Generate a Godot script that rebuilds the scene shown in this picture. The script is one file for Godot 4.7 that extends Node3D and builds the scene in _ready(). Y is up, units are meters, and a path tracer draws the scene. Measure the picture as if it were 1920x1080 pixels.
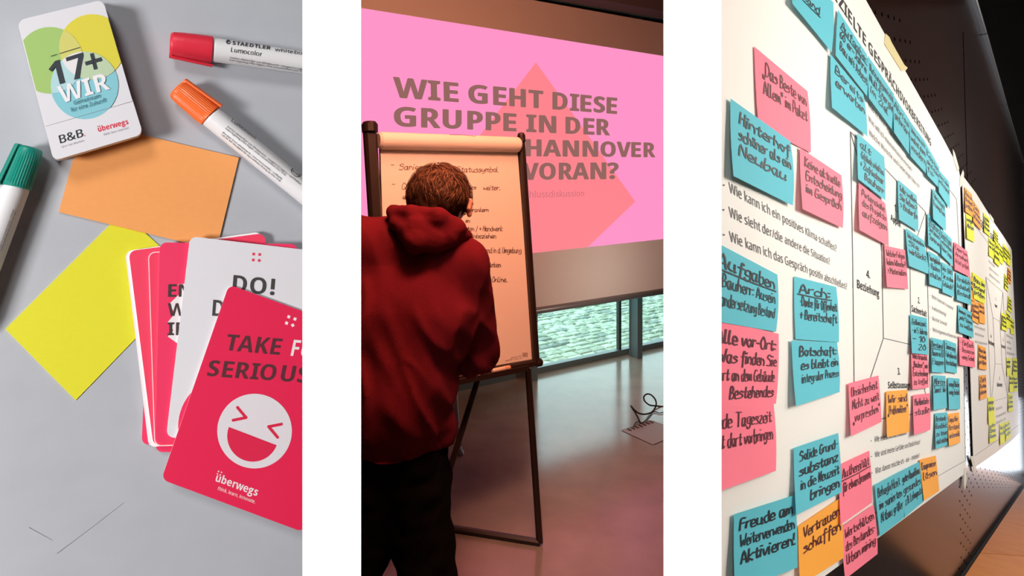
extends Node3D
# Three places side by side, parted by two white gutters built as wall ends: a grey tabletop, a seminar room, a pinboard wall.

const EYE := Vector3(0, 1.6, 0)
const F := 1100.0
const CX := 960.0
const CY := 335.0
const D := 0.85

var orgs := {}
var rng := RandomNumberGenerator.new()
var mats := {}
var used := {}
var text_cache := {}

# ------------------------------------------------------------------ geometry helpers
class MB:
	var v := PackedVector3Array()
	func tri(a: Vector3, b: Vector3, c: Vector3, facing := Vector3.ZERO) -> void:
		v.append(a)
		if facing != Vector3.ZERO and (b - a).cross(c - a).dot(facing) > 0.0:
			v.append(c); v.append(b)
		else:
			v.append(b); v.append(c)
	func quad(a: Vector3, b: Vector3, c: Vector3, d: Vector3, facing := Vector3.ZERO) -> void:
		tri(a, b, c, facing)
		tri(a, c, d, facing)

func ray(px: float, py: float) -> Vector3:
	return Vector3((px - CX) / F, -(py - CY) / F, -1.0)

func at(px: float, py: float, depth: float) -> Vector3:
	return EYE + ray(px, py) * depth

func on_floor(px: float, py: float, h := 0.0) -> Vector3:
	return at(px, py, (EYE.y - h) * F / (py - CY))

func plane(o: Vector3, n: Vector3) -> Dictionary:
	return {"o": o, "n": n.normalized(), "k": 1.0}   # k scales heights above the plane

func hit(pl: Dictionary, p: Vector2, lift := 0.0) -> Vector3:
	var r := ray(p.x, p.y)
	var n: Vector3 = pl.n
	var o: Vector3 = pl.o
	return EYE + r * ((o + n * (lift * float(pl.k)) - EYE).dot(n) / r.dot(n))

# ray against a cylinder (axis p + d * t, radius r); the near side, or the point of closest approach
func hit_rod(p: Vector3, d: Vector3, r: float, px: Vector2) -> Vector3:
	var u := ray(px.x, px.y).normalized()
	var w := EYE - p
	var a := u - d * u.dot(d)
	var b := w - d * w.dot(d)
	var aa := a.dot(a)
	var bb := a.dot(b)
	var cc := b.dot(b) - r * r
	var q := bb * bb - aa * cc
	if q < 0.0:
		var pt := EYE + u * (-bb / aa)
		var ax := p + d * (pt - p).dot(d)
		return ax + (pt - ax).normalized() * r
	return EYE + u * ((-bb - sqrt(q)) / aa)

func homography(q: Array) -> Array:   # unit square (0,0) (1,0) (1,1) (0,1) -> q[0..3]
	var p0: Vector2 = q[0]
	var p1: Vector2 = q[1]
	var p2: Vector2 = q[2]
	var p3: Vector2 = q[3]
	var s := p0 - p1 + p2 - p3
	var d1 := p1 - p2
	var d2 := p3 - p2
	var den := d1.x * d2.y - d2.x * d1.y
	var g := (s.x * d2.y - d2.x * s.y) / den
	var h := (d1.x * s.y - s.x * d1.y) / den
	return [p1 - p0 + g * p1, p3 - p0 + h * p3, p0, g, h]

func hmap(hm: Array, u: float, w: float) -> Vector2:
	var a: Vector2 = hm[0]
	var b: Vector2 = hm[1]
	var c: Vector2 = hm[2]
	var gg: float = hm[3]
	var hh: float = hm[4]
	return (a * u + b * w + c) / (gg * u + hh * w + 1.0)

# a slab whose upper face shows exactly the pixel polygon pts on plane pl at height top
func slab(mb: MB, pl: Dictionary, pts: PackedVector2Array, top: float, thick: float) -> void:
	var n: Vector3 = pl.n
	thick *= float(pl.k)
	var up := []
	var c := Vector3.ZERO
	for p in pts:
		var w := hit(pl, p, top)
		up.append(w)
		c += w
	c /= pts.size()
	var idx := Geometry2D.triangulate_polygon(pts)
	for k in range(0, idx.size(), 3):
		mb.tri(up[idx[k]], up[idx[k + 1]], up[idx[k + 2]], n)
		if thick > 0.0:
			mb.tri(up[idx[k]] - n * thick, up[idx[k + 1]] - n * thick, up[idx[k + 2]] - n * thick, -n)
	if thick > 0.0:
		for k in pts.size():
			var a: Vector3 = up[k]
			var b: Vector3 = up[(k + 1) % pts.size()]
			mb.quad(a, b, b - n * thick, a - n * thick, (a + b) / 2 - c)

func rrect(q: Array, r: float, seg := 5) -> PackedVector2Array:   # q = tl tr br bl; r in pixels
	var out := PackedVector2Array()
	for k in 4:
		var c: Vector2 = q[k]
		var prev: Vector2 = q[(k + 3) % 4]
		var nxt: Vector2 = q[(k + 1) % 4]
		var e1 := (prev - c).normalized() * r
		var e2 := (nxt - c).normalized() * r
		for i in seg + 1:
			var a := float(i) / seg * PI / 2
			out.append(c + e1 * (1.0 - sin(a)) + e2 * (1.0 - cos(a)))
	return out

func circle(c: Vector2, r: float, n := 40) -> PackedVector2Array:
	var out := PackedVector2Array()
	for i in n:
		out.append(c + Vector2(cos(TAU * i / n), sin(TAU * i / n)) * r)
	return out

func box(mb: MB, o: Vector3, x: Vector3, y: Vector3, z: Vector3) -> void:   # o = centre; x y z = half axes
	for s in [-1.0, 1.0]:
		mb.quad(o + x * s + y + z, o + x * s - y + z, o + x * s - y - z, o + x * s + y - z, x * s)
		mb.quad(o + y * s + x + z, o + y * s - x + z, o + y * s - x - z, o + y * s + x - z, y * s)
		mb.quad(o + z * s + x + y, o + z * s - x + y, o + z * s - x - y, o + z * s + x - y, z * s)

# box with chamfered long edges between a and b
func bar(mb: MB, a: Vector3, b: Vector3, w: float, h: float, up := Vector3.UP, ch := 0.15) -> void:
	var d := (b - a).normalized()
	var s := d.cross(up).normalized()
	var u := s.cross(d)
	var c := minf(w, h) * ch
	var prof := [Vector2(w / 2 - c, h / 2), Vector2(w / 2, h / 2 - c), Vector2(w / 2, -h / 2 + c), Vector2(w / 2 - c, -h / 2), Vector2(-w / 2 + c, -h / 2), Vector2(-w / 2, -h / 2 + c), Vector2(-w / 2, h / 2 - c), Vector2(-w / 2 + c, h / 2)]
	extrude(mb, a, b, s, u, prof)

func extrude(mb: MB, a: Vector3, b: Vector3, s: Vector3, u: Vector3, prof: Array) -> void:
	var d := (b - a).normalized()
	var n := prof.size()
	var flat := PackedVector2Array()
	for p in prof:
		flat.append(p)
	for k in n:
		var p: Vector2 = prof[k]
		var q: Vector2 = prof[(k + 1) % n]
		var pa := a + s * p.x + u * p.y
		var qa := a + s * q.x + u * q.y
		var e := q - p
		var turn := 1.0 if Geometry2D.is_polygon_clockwise(flat) else -1.0
		mb.quad(pa, qa, qa + b - a, pa + b - a, (s * -e.y + u * e.x) * turn)
	var idx := Geometry2D.triangulate_polygon(flat)
	for k in range(0, idx.size(), 3):
		for e in 2:
			var o: Vector3 = b if e else a
			mb.tri(o + s * flat[idx[k]].x + u * flat[idx[k]].y, o + s * flat[idx[k + 1]].x + u * flat[idx[k + 1]].y, o + s * flat[idx[k + 2]].x + u * flat[idx[k + 2]].y, d if e else -d)

# turned profile [along, radius] round the axis d from p, optionally fluted
func lathe(mb: MB, p: Vector3, d: Vector3, prof: Array, seg := 40, flutes := 0, deep := 0.0, f0 := 0.0, f1 := 0.0) -> void:
	var s := d.cross(Vector3(0.31, 0.87, 0.38)).normalized()
	var u := s.cross(d)
	for k in prof.size() - 1:
		var a: Vector2 = prof[k]
		var b: Vector2 = prof[k + 1]
		for i in seg:
			var c := []
			for e in [[a, i], [a, i + 1], [b, i + 1], [b, i]]:
				var pr: Vector2 = e[0]
				var an: float = TAU * float(e[1]) / seg
				var r := pr.y
				if flutes and pr.x >= f0 and pr.x <= f1 and r > 0.0:
					r -= deep * (0.5 + 0.5 * cos(an * flutes))
				c.append(p + d * pr.x + (s * cos(an) + u * sin(an)) * r)
			var m := TAU * (i + 0.5) / seg
			var e := b - a
			mb.quad(c[0], c[1], c[2], c[3], (s * cos(m) + u * sin(m)) * e.x - d * e.y)

func tube(mb: MB, pts: Array, r: float, seg := 8, r_end := -1.0) -> void:
	var rings := []
	var side := Vector3.ZERO
	for k in pts.size():
		var p: Vector3 = pts[k]
		var nx: Vector3 = pts[mini(k + 1, pts.size() - 1)]
		var pv: Vector3 = pts[maxi(k - 1, 0)]
		var d := (nx - pv).normalized()
		if side == Vector3.ZERO:
			side = d.cross(Vector3(0.3, 0.8, 0.5)).normalized()
		side = (side - d * side.dot(d)).normalized()
		var u := d.cross(side)
		var rr := r if r_end < 0.0 else lerpf(r, r_end, float(k) / (pts.size() - 1))
		var ring := []
		for i in seg:
			var a := TAU * i / seg
			ring.append(p + (side * cos(a) + u * sin(a)) * rr)
		rings.append(ring)
	for k in pts.size() - 1:
		for i in seg:
			var j := (i + 1) % seg
			mb.quad(rings[k][i], rings[k][j], rings[k + 1][j], rings[k + 1][i], (rings[k][i] + rings[k][j]) / 2 - pts[k])
	for e in [0, pts.size() - 1]:
		for i in seg:
			mb.tri(pts[e], rings[e][i], rings[e][(i + 1) % seg], (pts[1] - pts[0]) * -1.0 if e == 0 else pts[e] - pts[e - 1])

func spline(pts: Array, n := 4) -> Array:
	var out := []
	for k in pts.size() - 1:
		var p1: Variant = pts[k]
		var p2: Variant = pts[k + 1]
		var p0: Variant = pts[maxi(k - 1, 0)]
		var p3: Variant = pts[mini(k + 2, pts.size() - 1)]
		for i in n:
			out.append(p1.cubic_interpolate(p2, p0, p3, float(i) / n))
	out.append(pts[-1])
	return out

# ------------------------------------------------------------------ nodes
func numbered(called: String) -> String:
	used[called] = int(used.get(called, -1)) + 1
	return called if used[called] == 0 else "%s_%03d" % [called, used[called]]

func thing(called: String, label: String, category: String, where: Vector3, group := "") -> Node3D:
	var o := Node3D.new()
	o.name = numbered(called)
	add_child(o)
	o.position = where
	orgs[o] = where
	o.set_meta("label", label)
	o.set_meta("category", category)
	if group:
		o.set_meta("group", group)
	return o

func mesh_of(mb: MB, org: Vector3, smooth := false) -> ArrayMesh:
	var st := SurfaceTool.new()
	st.begin(Mesh.PRIMITIVE_TRIANGLES)
	if not smooth:
		st.set_smooth_group(-1)
	for p in mb.v:
		st.add_vertex(p - org)
	if smooth:
		st.index()
	st.generate_normals()
	return st.commit()

func part(called: String, mb: MB, m: Material, parent: Node3D, smooth := false, label := "") -> MeshInstance3D:
	var o := MeshInstance3D.new()
	o.name = called
	o.mesh = mesh_of(mb, orgs[parent], smooth)
	o.material_override = null
	o.mesh.surface_set_material(0, m)
	parent.add_child(o, true)
	orgs[o] = orgs[parent]
	if label:
		o.set_meta("label", label)
	return o

func struct(called: String, mb: MB, m: Material, label: String, smooth := false) -> MeshInstance3D:
	var o := MeshInstance3D.new()
	o.name = numbered(called)
	var c := Vector3.ZERO
	for p in mb.v:
		c += p
	c /= mb.v.size()
	o.mesh = mesh_of(mb, c, smooth)
	o.mesh.surface_set_material(0, m)
	add_child(o)
	o.position = c
	orgs[o] = c
	o.set_meta("kind", "structure")
	if label:
		o.set_meta("label", label)
	return o

func rgb8(r: float, g: float, b: float) -> Color:
	return Color(r / 255.0, g / 255.0, b / 255.0)

func mat(c: Color, rough := 0.7, metal := 0.0) -> StandardMaterial3D:
	var key := "%s %s %s" % [c, rough, metal]
	if not mats.has(key):
		var m := StandardMaterial3D.new()
		m.albedo_color = c
		m.roughness = rough
		m.metallic = metal
		m.cull_mode = BaseMaterial3D.CULL_DISABLED
		mats[key] = m
	return mats[key]

func noise_tex(freq: float, lo: Color, hi: Color, size := 512, octaves := 4, normal := false, bump := 4.0, sd := 3) -> NoiseTexture2D:
	var n := FastNoiseLite.new()
	n.seed = sd
	n.noise_type = FastNoiseLite.TYPE_SIMPLEX_SMOOTH
	n.frequency = freq
	n.fractal_octaves = octaves
	var t := NoiseTexture2D.new()
	t.width = size
	t.height = size
	t.seamless = true
	t.noise = n
	if normal:
		t.as_normal_map = true
		t.bump_strength = bump
	else:
		var g := Gradient.new()
		g.set_color(0, lo)
		g.set_color(1, hi)
		t.color_ramp = g
	return t

func grained(lo: Color, hi: Color, freq: float, scale: float, rough: float, bump := 0.0, bfreq := 0.05, bscale := 8.0) -> StandardMaterial3D:
	var m := StandardMaterial3D.new()
	m.albedo_texture = noise_tex(freq, lo, hi)
	m.uv1_triplanar = true
	m.uv1_world_triplanar = true
	m.uv1_scale = Vector3.ONE * scale
	m.roughness = rough
	m.cull_mode = BaseMaterial3D.CULL_DISABLED
	if bump > 0.0:
		m.normal_enabled = true
		m.normal_texture = noise_tex(bfreq, lo, hi, 512, 3, true, bump, 7)
		m.normal_scale = 1.0
	return m

# ------------------------------------------------------------------ lettering
func letters(s: String, bold: bool) -> Array:   # [triangle corners, scaled so that x runs 0..1 and the capitals' height is 1]
	var key := s + ("|b" if bold else "|r")
	if text_cache.has(key):
		return text_cache[key]
	var out := PackedVector2Array()
	var raw := _text_arrays(s, bold)
	var ref := _text_arrays("H", bold)
	var lo := INF
	var hi := -INF
	for p in ref:
		lo = minf(lo, p.y)
		hi = maxf(hi, p.y)
	var xl := INF
	var xr := -INF
	for p in raw:
		xl = minf(xl, p.x)
		xr = maxf(xr, p.x)
	for p in raw:
		out.append(Vector2((p.x - xl) / (xr - xl), (p.y - lo) / (hi - lo)))
	text_cache[key] = [out]
	return [out]

func _text_arrays(s: String, bold: bool) -> PackedVector3Array:
	var tm := TextMesh.new()
	var f := SystemFont.new()
	f.font_names = PackedStringArray(["Droid Sans"])
	f.font_weight = 700 if bold else 400
	tm.font = f
	tm.font_size = 24
	tm.pixel_size = 0.01
	tm.depth = 0.0
	tm.curve_step = 1.0
	tm.text = s
	tm.vertical_alignment = VERTICAL_ALIGNMENT_BOTTOM
	var a := tm.get_mesh_arrays()
	var v: PackedVector3Array = a[Mesh.ARRAY_VERTEX]
	var idx: Variant = a[Mesh.ARRAY_INDEX]
	var out := PackedVector3Array()
	if idx == null or idx.size() == 0:
		out = v
	else:
		for i in idx:
			out.append(v[i])
	return out

func v2(a: Array) -> Vector2:
	return Vector2(a[0], a[1])

# lettering whose baseline runs from bl to br and whose capitals reach tl and tr (pixels), laid on a plane
func text_quad(mb: MB, pl: Dictionary, s: String, bold: bool, bl: Vector2, br: Vector2, tl: Vector2, tr: Vector2, lift: float) -> void:
	var hm := homography([bl, br, tr, tl])
	var t: PackedVector2Array = letters(s, bold)[0]
	var n: Vector3 = pl.n
	for k in range(0, t.size() - 2, 3):
		mb.tri(hit(pl, hmap(hm, t[k].x, t[k].y), lift), hit(pl, hmap(hm, t[k + 1].x, t[k + 1].y), lift), hit(pl, hmap(hm, t[k + 2].x, t[k + 2].y), lift), n)

func text_up(mb: MB, pl: Dictionary, s: String, bold: bool, bl: Vector2, br: Vector2, up: Vector2, lift: float) -> void:
	text_quad(mb, pl, s, bold, bl, br, bl + up, br + up, lift)

func text_rod(mb: MB, p: Vector3, d: Vector3, r: float, s: String, bold: bool, bl: Vector2, br: Vector2, up: Vector2) -> void:
	var t: PackedVector2Array = letters(s, bold)[0]
	for k in range(0, t.size() - 2, 3):
		var w := []
		for e in 3:
			var q: Vector2 = t[k + e]
			w.append(hit_rod(p, d, r, bl + (br - bl) * q.x + up * q.y))
		mb.tri(w[0], w[1], w[2], EYE - p)

# pen strokes: each glyph is a few strokes of xy digits; baseline 2, small letters to 6, capitals to 9
const PEN := {
	"a": "46 16 04 12 32 46 42 52", "b": "09 02 32 44 36 05", "c": "45 26 04 12 42", "d": "46 16 04 12 32 43 49 42", "e": "04 44 36 16 04 12 42",
	"f": "48 39 28 20/06 46", "g": "46 16 04 13 43 46 41 10 01", "h": "09 02 05 26 44 42", "i": "06 02/08 18", "j": "26 21 00/28 38", "k": "09 02/46 04 42",
	"l": "09 03 12 22", "m": "06 02 05 26 32 35 56 62", "n": "06 02 05 26 44 42", "o": "26 05 13 32 45 26", "p": "06 00/05 36 44 32 03", "q": "45 26 04 22 44 46 40",
	"r": "06 02 05 26 36", "s": "45 26 05 34 43 22 02", "t": "28 23 32 43/06 46", "u": "06 03 22 43 46 42 52", "v": "06 22 46", "w": "06 12 35 52 66",
	"x": "06 42/46 02", "y": "06 03 23 46 41 10 00", "z": "06 46 02 42", "ä": "46 16 04 12 32 46 42 52/18 17/38 37", "ö": "26 05 13 32 45 26/18 17/38 37",
	"ü": "06 03 22 43 46 42/18 17/38 37", "ß": "01 08 29 38 26 44 32 12", "A": "02 29 52/14 44", "B": "02 09 38 36 05 45 43 22 02", "C": "58 29 05 22 52",
	"D": "02 09 39 56 43 22 02", "E": "49 09 02 42/06 36", "F": "49 09 02/06 36", "G": "58 29 05 12 42 55 35", "H": "09 02/49 42/06 46", "I": "09 02", "J": "39 33 12 02",
	"K": "09 02/49 05 42", "L": "09 02 42", "M": "02 09 35 69 62", "N": "02 09 42 49", "O": "29 06 12 42 56 39 29", "P": "02 09 39 47 35 05", "Q": "29 06 12 42 56 39 29/34 51",
	"R": "02 09 39 47 35 05 42", "S": "58 29 07 36 54 32 02", "T": "09 69/39 32", "U": "09 03 22 43 49", "V": "09 32 59", "W": "09 22 46 62 89", "Z": "09 59 02 52",
	"0": "29 05 22 45 29", "1": "07 29 22", "2": "08 29 47 02 42", "5": "49 09 06 36 43 12 02", "6": "39 05 12 33 35 05", "-": "05 35", ":": "03 13/06 16", ".": "02 12",
	",": "02 00", "!": "09 05/02 12", "?": "08 29 47 24/22 32", "+": "05 45/27 23", "/": "00 39", "„": "02 00/22 20", "“": "09 07/29 27", ">": "07 35 03", "(": "19 05 11", ")": "09 15 01", "_": "01 91",
}

# one written line as smooth strokes in units of the digit grid; returns [strokes, width]
func scrawl(s: String, fine: int) -> Array:
	var strokes := []
	var x := 0.0
	for ch in s:
		if ch == " ":
			x += 3.2
			continue
		var wide := 0.0
		for stroke in String(PEN.get(ch, "")).split("/", false):
			var pts := []
			for pair in stroke.split(" ", false):
				var q := Vector2(float(pair[0]), float(pair[1]))
				wide = maxf(wide, q.x)
				q += Vector2(rng.randf_range(-0.3, 0.3), rng.randf_range(-0.3, 0.3))
				pts.append(Vector2(x + q.x + (q.y - 2) * 0.14, q.y - 2))
			strokes.append(spline(pts, fine) if pts.size() > 2 else pts)
		x += wide + 1.5
	return [strokes, x]

# ribbons along strokes; place(u, w) turns note coordinates into a point in space
func ink(mb: MB, strokes: Array, o: Vector2, sx: float, sy: float, half: float, aspect: float, place: Callable, facing: Vector3) -> void:
	for st in strokes:
		var prev := []
		for k in st.size():
			var p: Vector2 = st[k]
			var a: Vector2 = st[maxi(k - 1, 0)]
			var b: Vector2 = st[mini(k + 1, st.size() - 1)]
			var c := o + Vector2(p.x * sx, -p.y * sy)
			var d := Vector2((b.x - a.x) * sx * aspect, -(b.y - a.y) * sy).normalized()
			var nrm := Vector2(-d.y / aspect, d.x) * half
			var cap := Vector2.ZERO
			if k == 0:
				cap = Vector2(-d.x / aspect, -d.y) * half
			elif k == st.size() - 1:
				cap = Vector2(d.x / aspect, d.y) * half
			var pair := [place.call(c + nrm + cap), place.call(c - nrm + cap)]
			if prev:
				mb.quad(prev[0], prev[1], pair[1], pair[0], facing)
			prev = pair

func write_lines(mb: MB, lines: Array, box4: Array, half: float, aspect: float, fine: int, place: Callable, facing: Vector3) -> void:
	# box4 = [left, top, right, bottom] in note coordinates
	var n := lines.size()
	var lh: float = minf((box4[3] - box4[1]) / n, 0.25)
	for k in n:
		var text: String = lines[k]
		var under := text.begins_with("_")
		if under:
			text = text.substr(1)
		var got := scrawl(text, fine)
		var wide: float = got[1]
		var sy := lh / 10.0
		var sx: float = minf(sy / aspect * 0.95, (box4[2] - box4[0]) / wide)
		var thin: float = half * clampf(sx * aspect / (sy * 0.6), 0.5, 1.0)
		var base := Vector2(box4[0] + rng.randf_range(0.0, 0.03), box4[1] + lh * (k + 0.8))
		ink(mb, got[0], base, sx, sy, thin, aspect, place, facing)
		if under:
			ink(mb, [[Vector2(-1, -1.6), Vector2(wide * 0.5, -1.9), Vector2(wide, -1.5)]], base, sx, sy, half, aspect, place, facing)

# ------------------------------------------------------------------ soft bodies: smooth union of tapered capsules, meshed by surface nets
func blob(bones: Array, cell: float, k: float, bend: Variant = null) -> ArrayMesh:
	var lo := Vector3.INF
	var hi := -Vector3.INF
	for b in bones:
		for e in 2:
			var r: float = b[2 + e]
			lo = lo.min(b[e] - Vector3.ONE * r)
			hi = hi.max(b[e] + Vector3.ONE * r)
	lo -= Vector3.ONE * (cell * 3 + k)
	hi += Vector3.ONE * (cell * 3 + k)
	var nx := int((hi.x - lo.x) / cell) + 2
	var ny := int((hi.y - lo.y) / cell) + 2
	var nz := int((hi.z - lo.z) / cell) + 2
	var f := PackedFloat32Array()
	f.resize(nx * ny * nz)
	f.fill(1.0)
	for b in bones:
		var a: Vector3 = b[0]
		var c: Vector3 = b[1]
		var ra: float = b[2]
		var rb: float = b[3]
		var kk: float = b[4] if b.size() > 4 else k
		var m := maxf(ra, rb) + k + cell * 2
		var l0 := ((a.min(c) - Vector3.ONE * m - lo) / cell).floor()
		var l1 := ((a.max(c) + Vector3.ONE * m - lo) / cell).ceil()
		var ab := c - a
		var inv := 1.0 / maxf(ab.length_squared(), 1e-9)
		for z in range(maxi(0, int(l0.z)), mini(nz, int(l1.z))):
			for y in range(maxi(0, int(l0.y)), mini(ny, int(l1.y))):
				var row := (z * ny + y) * nx
				for x in range(maxi(0, int(l0.x)), mini(nx, int(l1.x))):
					var p := lo + Vector3(x, y, z) * cell
					var t := clampf((p - a).dot(ab) * inv, 0.0, 1.0)
					var d := (p - a - ab * t).length() - (ra + (rb - ra) * t)
					var o := f[row + x]
					var h := maxf(kk - absf(o - d), 0.0) / kk
					f[row + x] = minf(o, d) - h * h * kk * 0.25
	var ids := {}
	var verts := PackedVector3Array()
	var st := SurfaceTool.new()
	st.begin(Mesh.PRIMITIVE_TRIANGLES)
	var off := [0, 1, nx, nx + 1, nx * ny, nx * ny + 1, nx * ny + nx, nx * ny + nx + 1]
	var cor := [Vector3(0, 0, 0), Vector3(1, 0, 0), Vector3(0, 1, 0), Vector3(1, 1, 0), Vector3(0, 0, 1), Vector3(1, 0, 1), Vector3(0, 1, 1), Vector3(1, 1, 1)]
	var edges := [[0, 1], [2, 3], [4, 5], [6, 7], [0, 2], [1, 3], [4, 6], [5, 7], [0, 4], [1, 5], [2, 6], [3, 7]]
	for z in nz - 1:
		for y in ny - 1:
			var row := (z * ny + y) * nx
			for x in nx - 1:
				var i := row + x
				var neg := f[i] < 0.0
				if f[i] > 2 * cell or (neg and f[i] < -2 * cell):
					continue
				var mixed := false
				for e in range(1, 8):
					if (f[i + off[e]] < 0.0) != neg:
						mixed = true
						break
				if not mixed:
					continue
				var sum := Vector3.ZERO
				var cnt := 0
				for e in edges:
					var u := f[i + off[e[0]]]
					var w := f[i + off[e[1]]]
					if (u < 0.0) != (w < 0.0):
						var ca: Vector3 = cor[e[0]]
						sum += ca.lerp(cor[e[1]], u / (u - w))
						cnt += 1
				ids[i] = verts.size()
				var q := lo + (Vector3(x, y, z) + sum / cnt) * cell
				if bend != null:
					q = bend.call(q, Vector3(f[i + 1] - f[i], f[i + nx] - f[i], f[i + nx * ny] - f[i]).normalized())
				verts.append(q)
	st.set_smooth_group(0)
	for q in verts:
		st.add_vertex(q)
	var step := [1, nx, nx * ny]
	for i in ids:
		var neg := f[i] < 0.0
		for ax in 3:
			if (f[i + step[ax]] < 0.0) == neg:
				continue
			var s1: int = step[(ax + 1) % 3]
			var s2: int = step[(ax + 2) % 3]
			if not (ids.has(i - s1) and ids.has(i - s2) and ids.has(i - s1 - s2)):
				continue
			var q := [ids[i], ids[i - s1], ids[i - s1 - s2], ids[i - s2]]
			if neg:
				q.reverse()
			for e in [0, 1, 2, 0, 2, 3]:
				st.add_index(q[e])
	st.generate_normals()
	return st.commit()

func soft_part(called: String, m: ArrayMesh, material: Material, parent: Node3D, label := "") -> MeshInstance3D:
	var o := MeshInstance3D.new()
	o.name = called
	m.surface_set_material(0, material)
	o.mesh = m
	o.position = -Vector3(orgs[parent])
	parent.add_child(o, true)
	orgs[o] = Vector3.ZERO
	if label:
		o.set_meta("label", label)
	return o

func lamp(called: String, where: Vector3, aim: Vector3, size: Vector2, energy: float, c: Color, glow := 1.0) -> void:
	var l := AreaLight3D.new()
	l.name = called + "_light"
	l.area_size = size
	l.light_energy = energy
	l.light_color = c
	l.area_range = 30.0
	l.area_attenuation = 2.0
	l.shadow_enabled = true
	add_child(l, true)
	l.look_at_from_position(where, aim, Vector3.UP if absf((aim - where).normalized().y) < 0.95 else Vector3.FORWARD)
	var mb := MB.new()
	var b := l.transform.basis
	box(mb, where + b.z * 0.03, b.x * size.x / 2, b.y * size.y / 2, b.z * 0.02)
	var m := StandardMaterial3D.new()
	m.albedo_color = Color(0.8, 0.8, 0.8)
	m.emission_enabled = true
	m.emission = c
	m.emission_energy_multiplier = glow
	struct(called, mb, m, "")

# ------------------------------------------------------------------ the scene
func _ready() -> void:
	rng.seed = 17
	var cam := Camera3D.new()
	cam.name = "camera"
	cam.projection = Camera3D.PROJECTION_FRUSTUM
	cam.near = 0.05
	cam.far = 200.0
	cam.size = 1080.0 / F * cam.near
	cam.frustum_offset = Vector2(0, -(540.0 - CY) / F * cam.near)
	cam.position = EYE
	add_child(cam)
	cam.current = true

	var env := Environment.new()
	var sky_mat := ProceduralSkyMaterial.new()
	sky_mat.sky_top_color = rgb8(200, 238, 240)
	sky_mat.sky_horizon_color = rgb8(214, 248, 242)
	sky_mat.ground_horizon_color = rgb8(150, 160, 155)
	sky_mat.ground_bottom_color = rgb8(110, 118, 112)
	sky_mat.sky_energy_multiplier = 1.8
	var sky := Sky.new()
	sky.sky_material = sky_mat
	env.background_mode = Environment.BG_SKY
	env.sky = sky
	env.tonemap_mode = Environment.TONE_MAPPER_LINEAR
	env.tonemap_exposure = 1.0
	env.sdfgi_enabled = true
	env.ssao_enabled = true
	env.ssil_enabled = true
	var we := WorldEnvironment.new()
	we.name = "world"
	we.environment = env
	add_child(we)

	# added unseen hall lamps: left key, high fill, pinboard row; seminar room: warm ceiling lamps
	lamp("unseen_lamp", Vector3(-1.75, 1.35, 2.45), Vector3(-0.5, 1.4, -1.0), Vector2(0.85, 0.85), 15.6, Color(1.0, 0.985, 0.97))
	lamp("unseen_lamp", Vector3(-0.6, 4.7, 2.2), Vector3(-0.4, 1.4, -1.0), Vector2(1.2, 1.2), 7.5, Color(1.0, 0.99, 0.98))
	lamp("unseen_lamp", Vector3(2.3, 2.0, -0.72), Vector3(0.9, 1.2, -1.75), Vector2(0.8, 0.8), 3.1, Color(1.0, 0.975, 0.935))
	lamp("unseen_lamp", Vector3(4.6, 1.9, -2.4), Vector3(2.8, 0.6, -3.6), Vector2(1.6, 1.6), 7.4, Color(1.0, 0.975, 0.935))
	lamp("unseen_lamp", Vector3(7.3, 1.6, -5.4), Vector3(5.4, 0.0, -6.6), Vector2(1.6, 1.6), 9.0, Color(1.0, 0.975, 0.935))
	lamp("unseen_lamp", Vector3(0.1, 2.9, -1.1), Vector3(-0.1, 0.9, -2.7), Vector2(0.6, 0.4), 5.6, rgb8(255, 168, 132))
	lamp("unseen_lamp", Vector3(0.2, 3.2, -1.95), Vector3(0.5, 0.0, -2.9), Vector2(0.8, 0.5), 2.9, rgb8(255, 152, 106))
	lamp("added_screen_fill", Vector3(1.17, 0.85, -4.05), Vector3(0.5, 0.75, -5.1), Vector2(0.13, 0.3), 0.4, rgb8(250, 240, 226))  # added panel light, out of view, to brighten the lower projection screen

	build_room()
	build_tabletop()
	build_seminar()
	build_person()
	build_pinboards()

# ------------------------------------------------------------------ shell
const WO := Vector3(0.2022, 0.0, -4.835)       # a point on the foot of the window wall
const WH := Vector3(0.8415, 0.0, -0.5403)      # along it, to the right
const WN := Vector3(0.5403, 0.0, 0.8415)       # out of it, into the room

func wall_strip(mb: MB, a: Vector2, b: Vector2, y0: float, y1: float, thick: float) -> void:   # a, b = (x, z) of the room-side face
	var d := Vector3(b.x - a.x, 0, b.y - a.y)
	var n := d.normalized().cross(Vector3.UP)
	var c := Vector3((a.x + b.x) / 2, (y0 + y1) / 2, (a.y + b.y) / 2) + n * thick / 2
	box(mb, c, d / 2, Vector3(0, (y1 - y0) / 2, 0), n * thick / 2)

func on_w(t: float, off := 0.0) -> Vector3:
	return WO + WH * t + WN * off

func flat_slab(pts: Array, y0: float, y1: float) -> MB:
	var mb := MB.new()
	var poly := PackedVector2Array()
	for p in pts:
		poly.append(p)
	var idx := Geometry2D.triangulate_polygon(poly)
	var up := Vector3.UP
	var c := Vector2.ZERO
	for p in poly:
		c += p / poly.size()
	for k in range(0, idx.size(), 3):
		for e in [[y1, up], [y0, -up]]:
			var q := []
			for i in 3:
				q.append(Vector3(poly[idx[k + i]].x, e[0], poly[idx[k + i]].y))
			mb.tri(q[0], q[1], q[2], e[1])
	for k in poly.size():
		var a := poly[k]
		var b := poly[(k + 1) % poly.size()]
		var m := (a + b) / 2 - c
		mb.quad(Vector3(a.x, y0, a.y), Vector3(b.x, y0, b.y), Vector3(b.x, y1, b.y), Vector3(a.x, y1, a.y), Vector3(m.x, 0, m.y))
	return mb

func xz(v: Vector3) -> Vector2:
	return Vector2(v.x, v.z)

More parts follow.
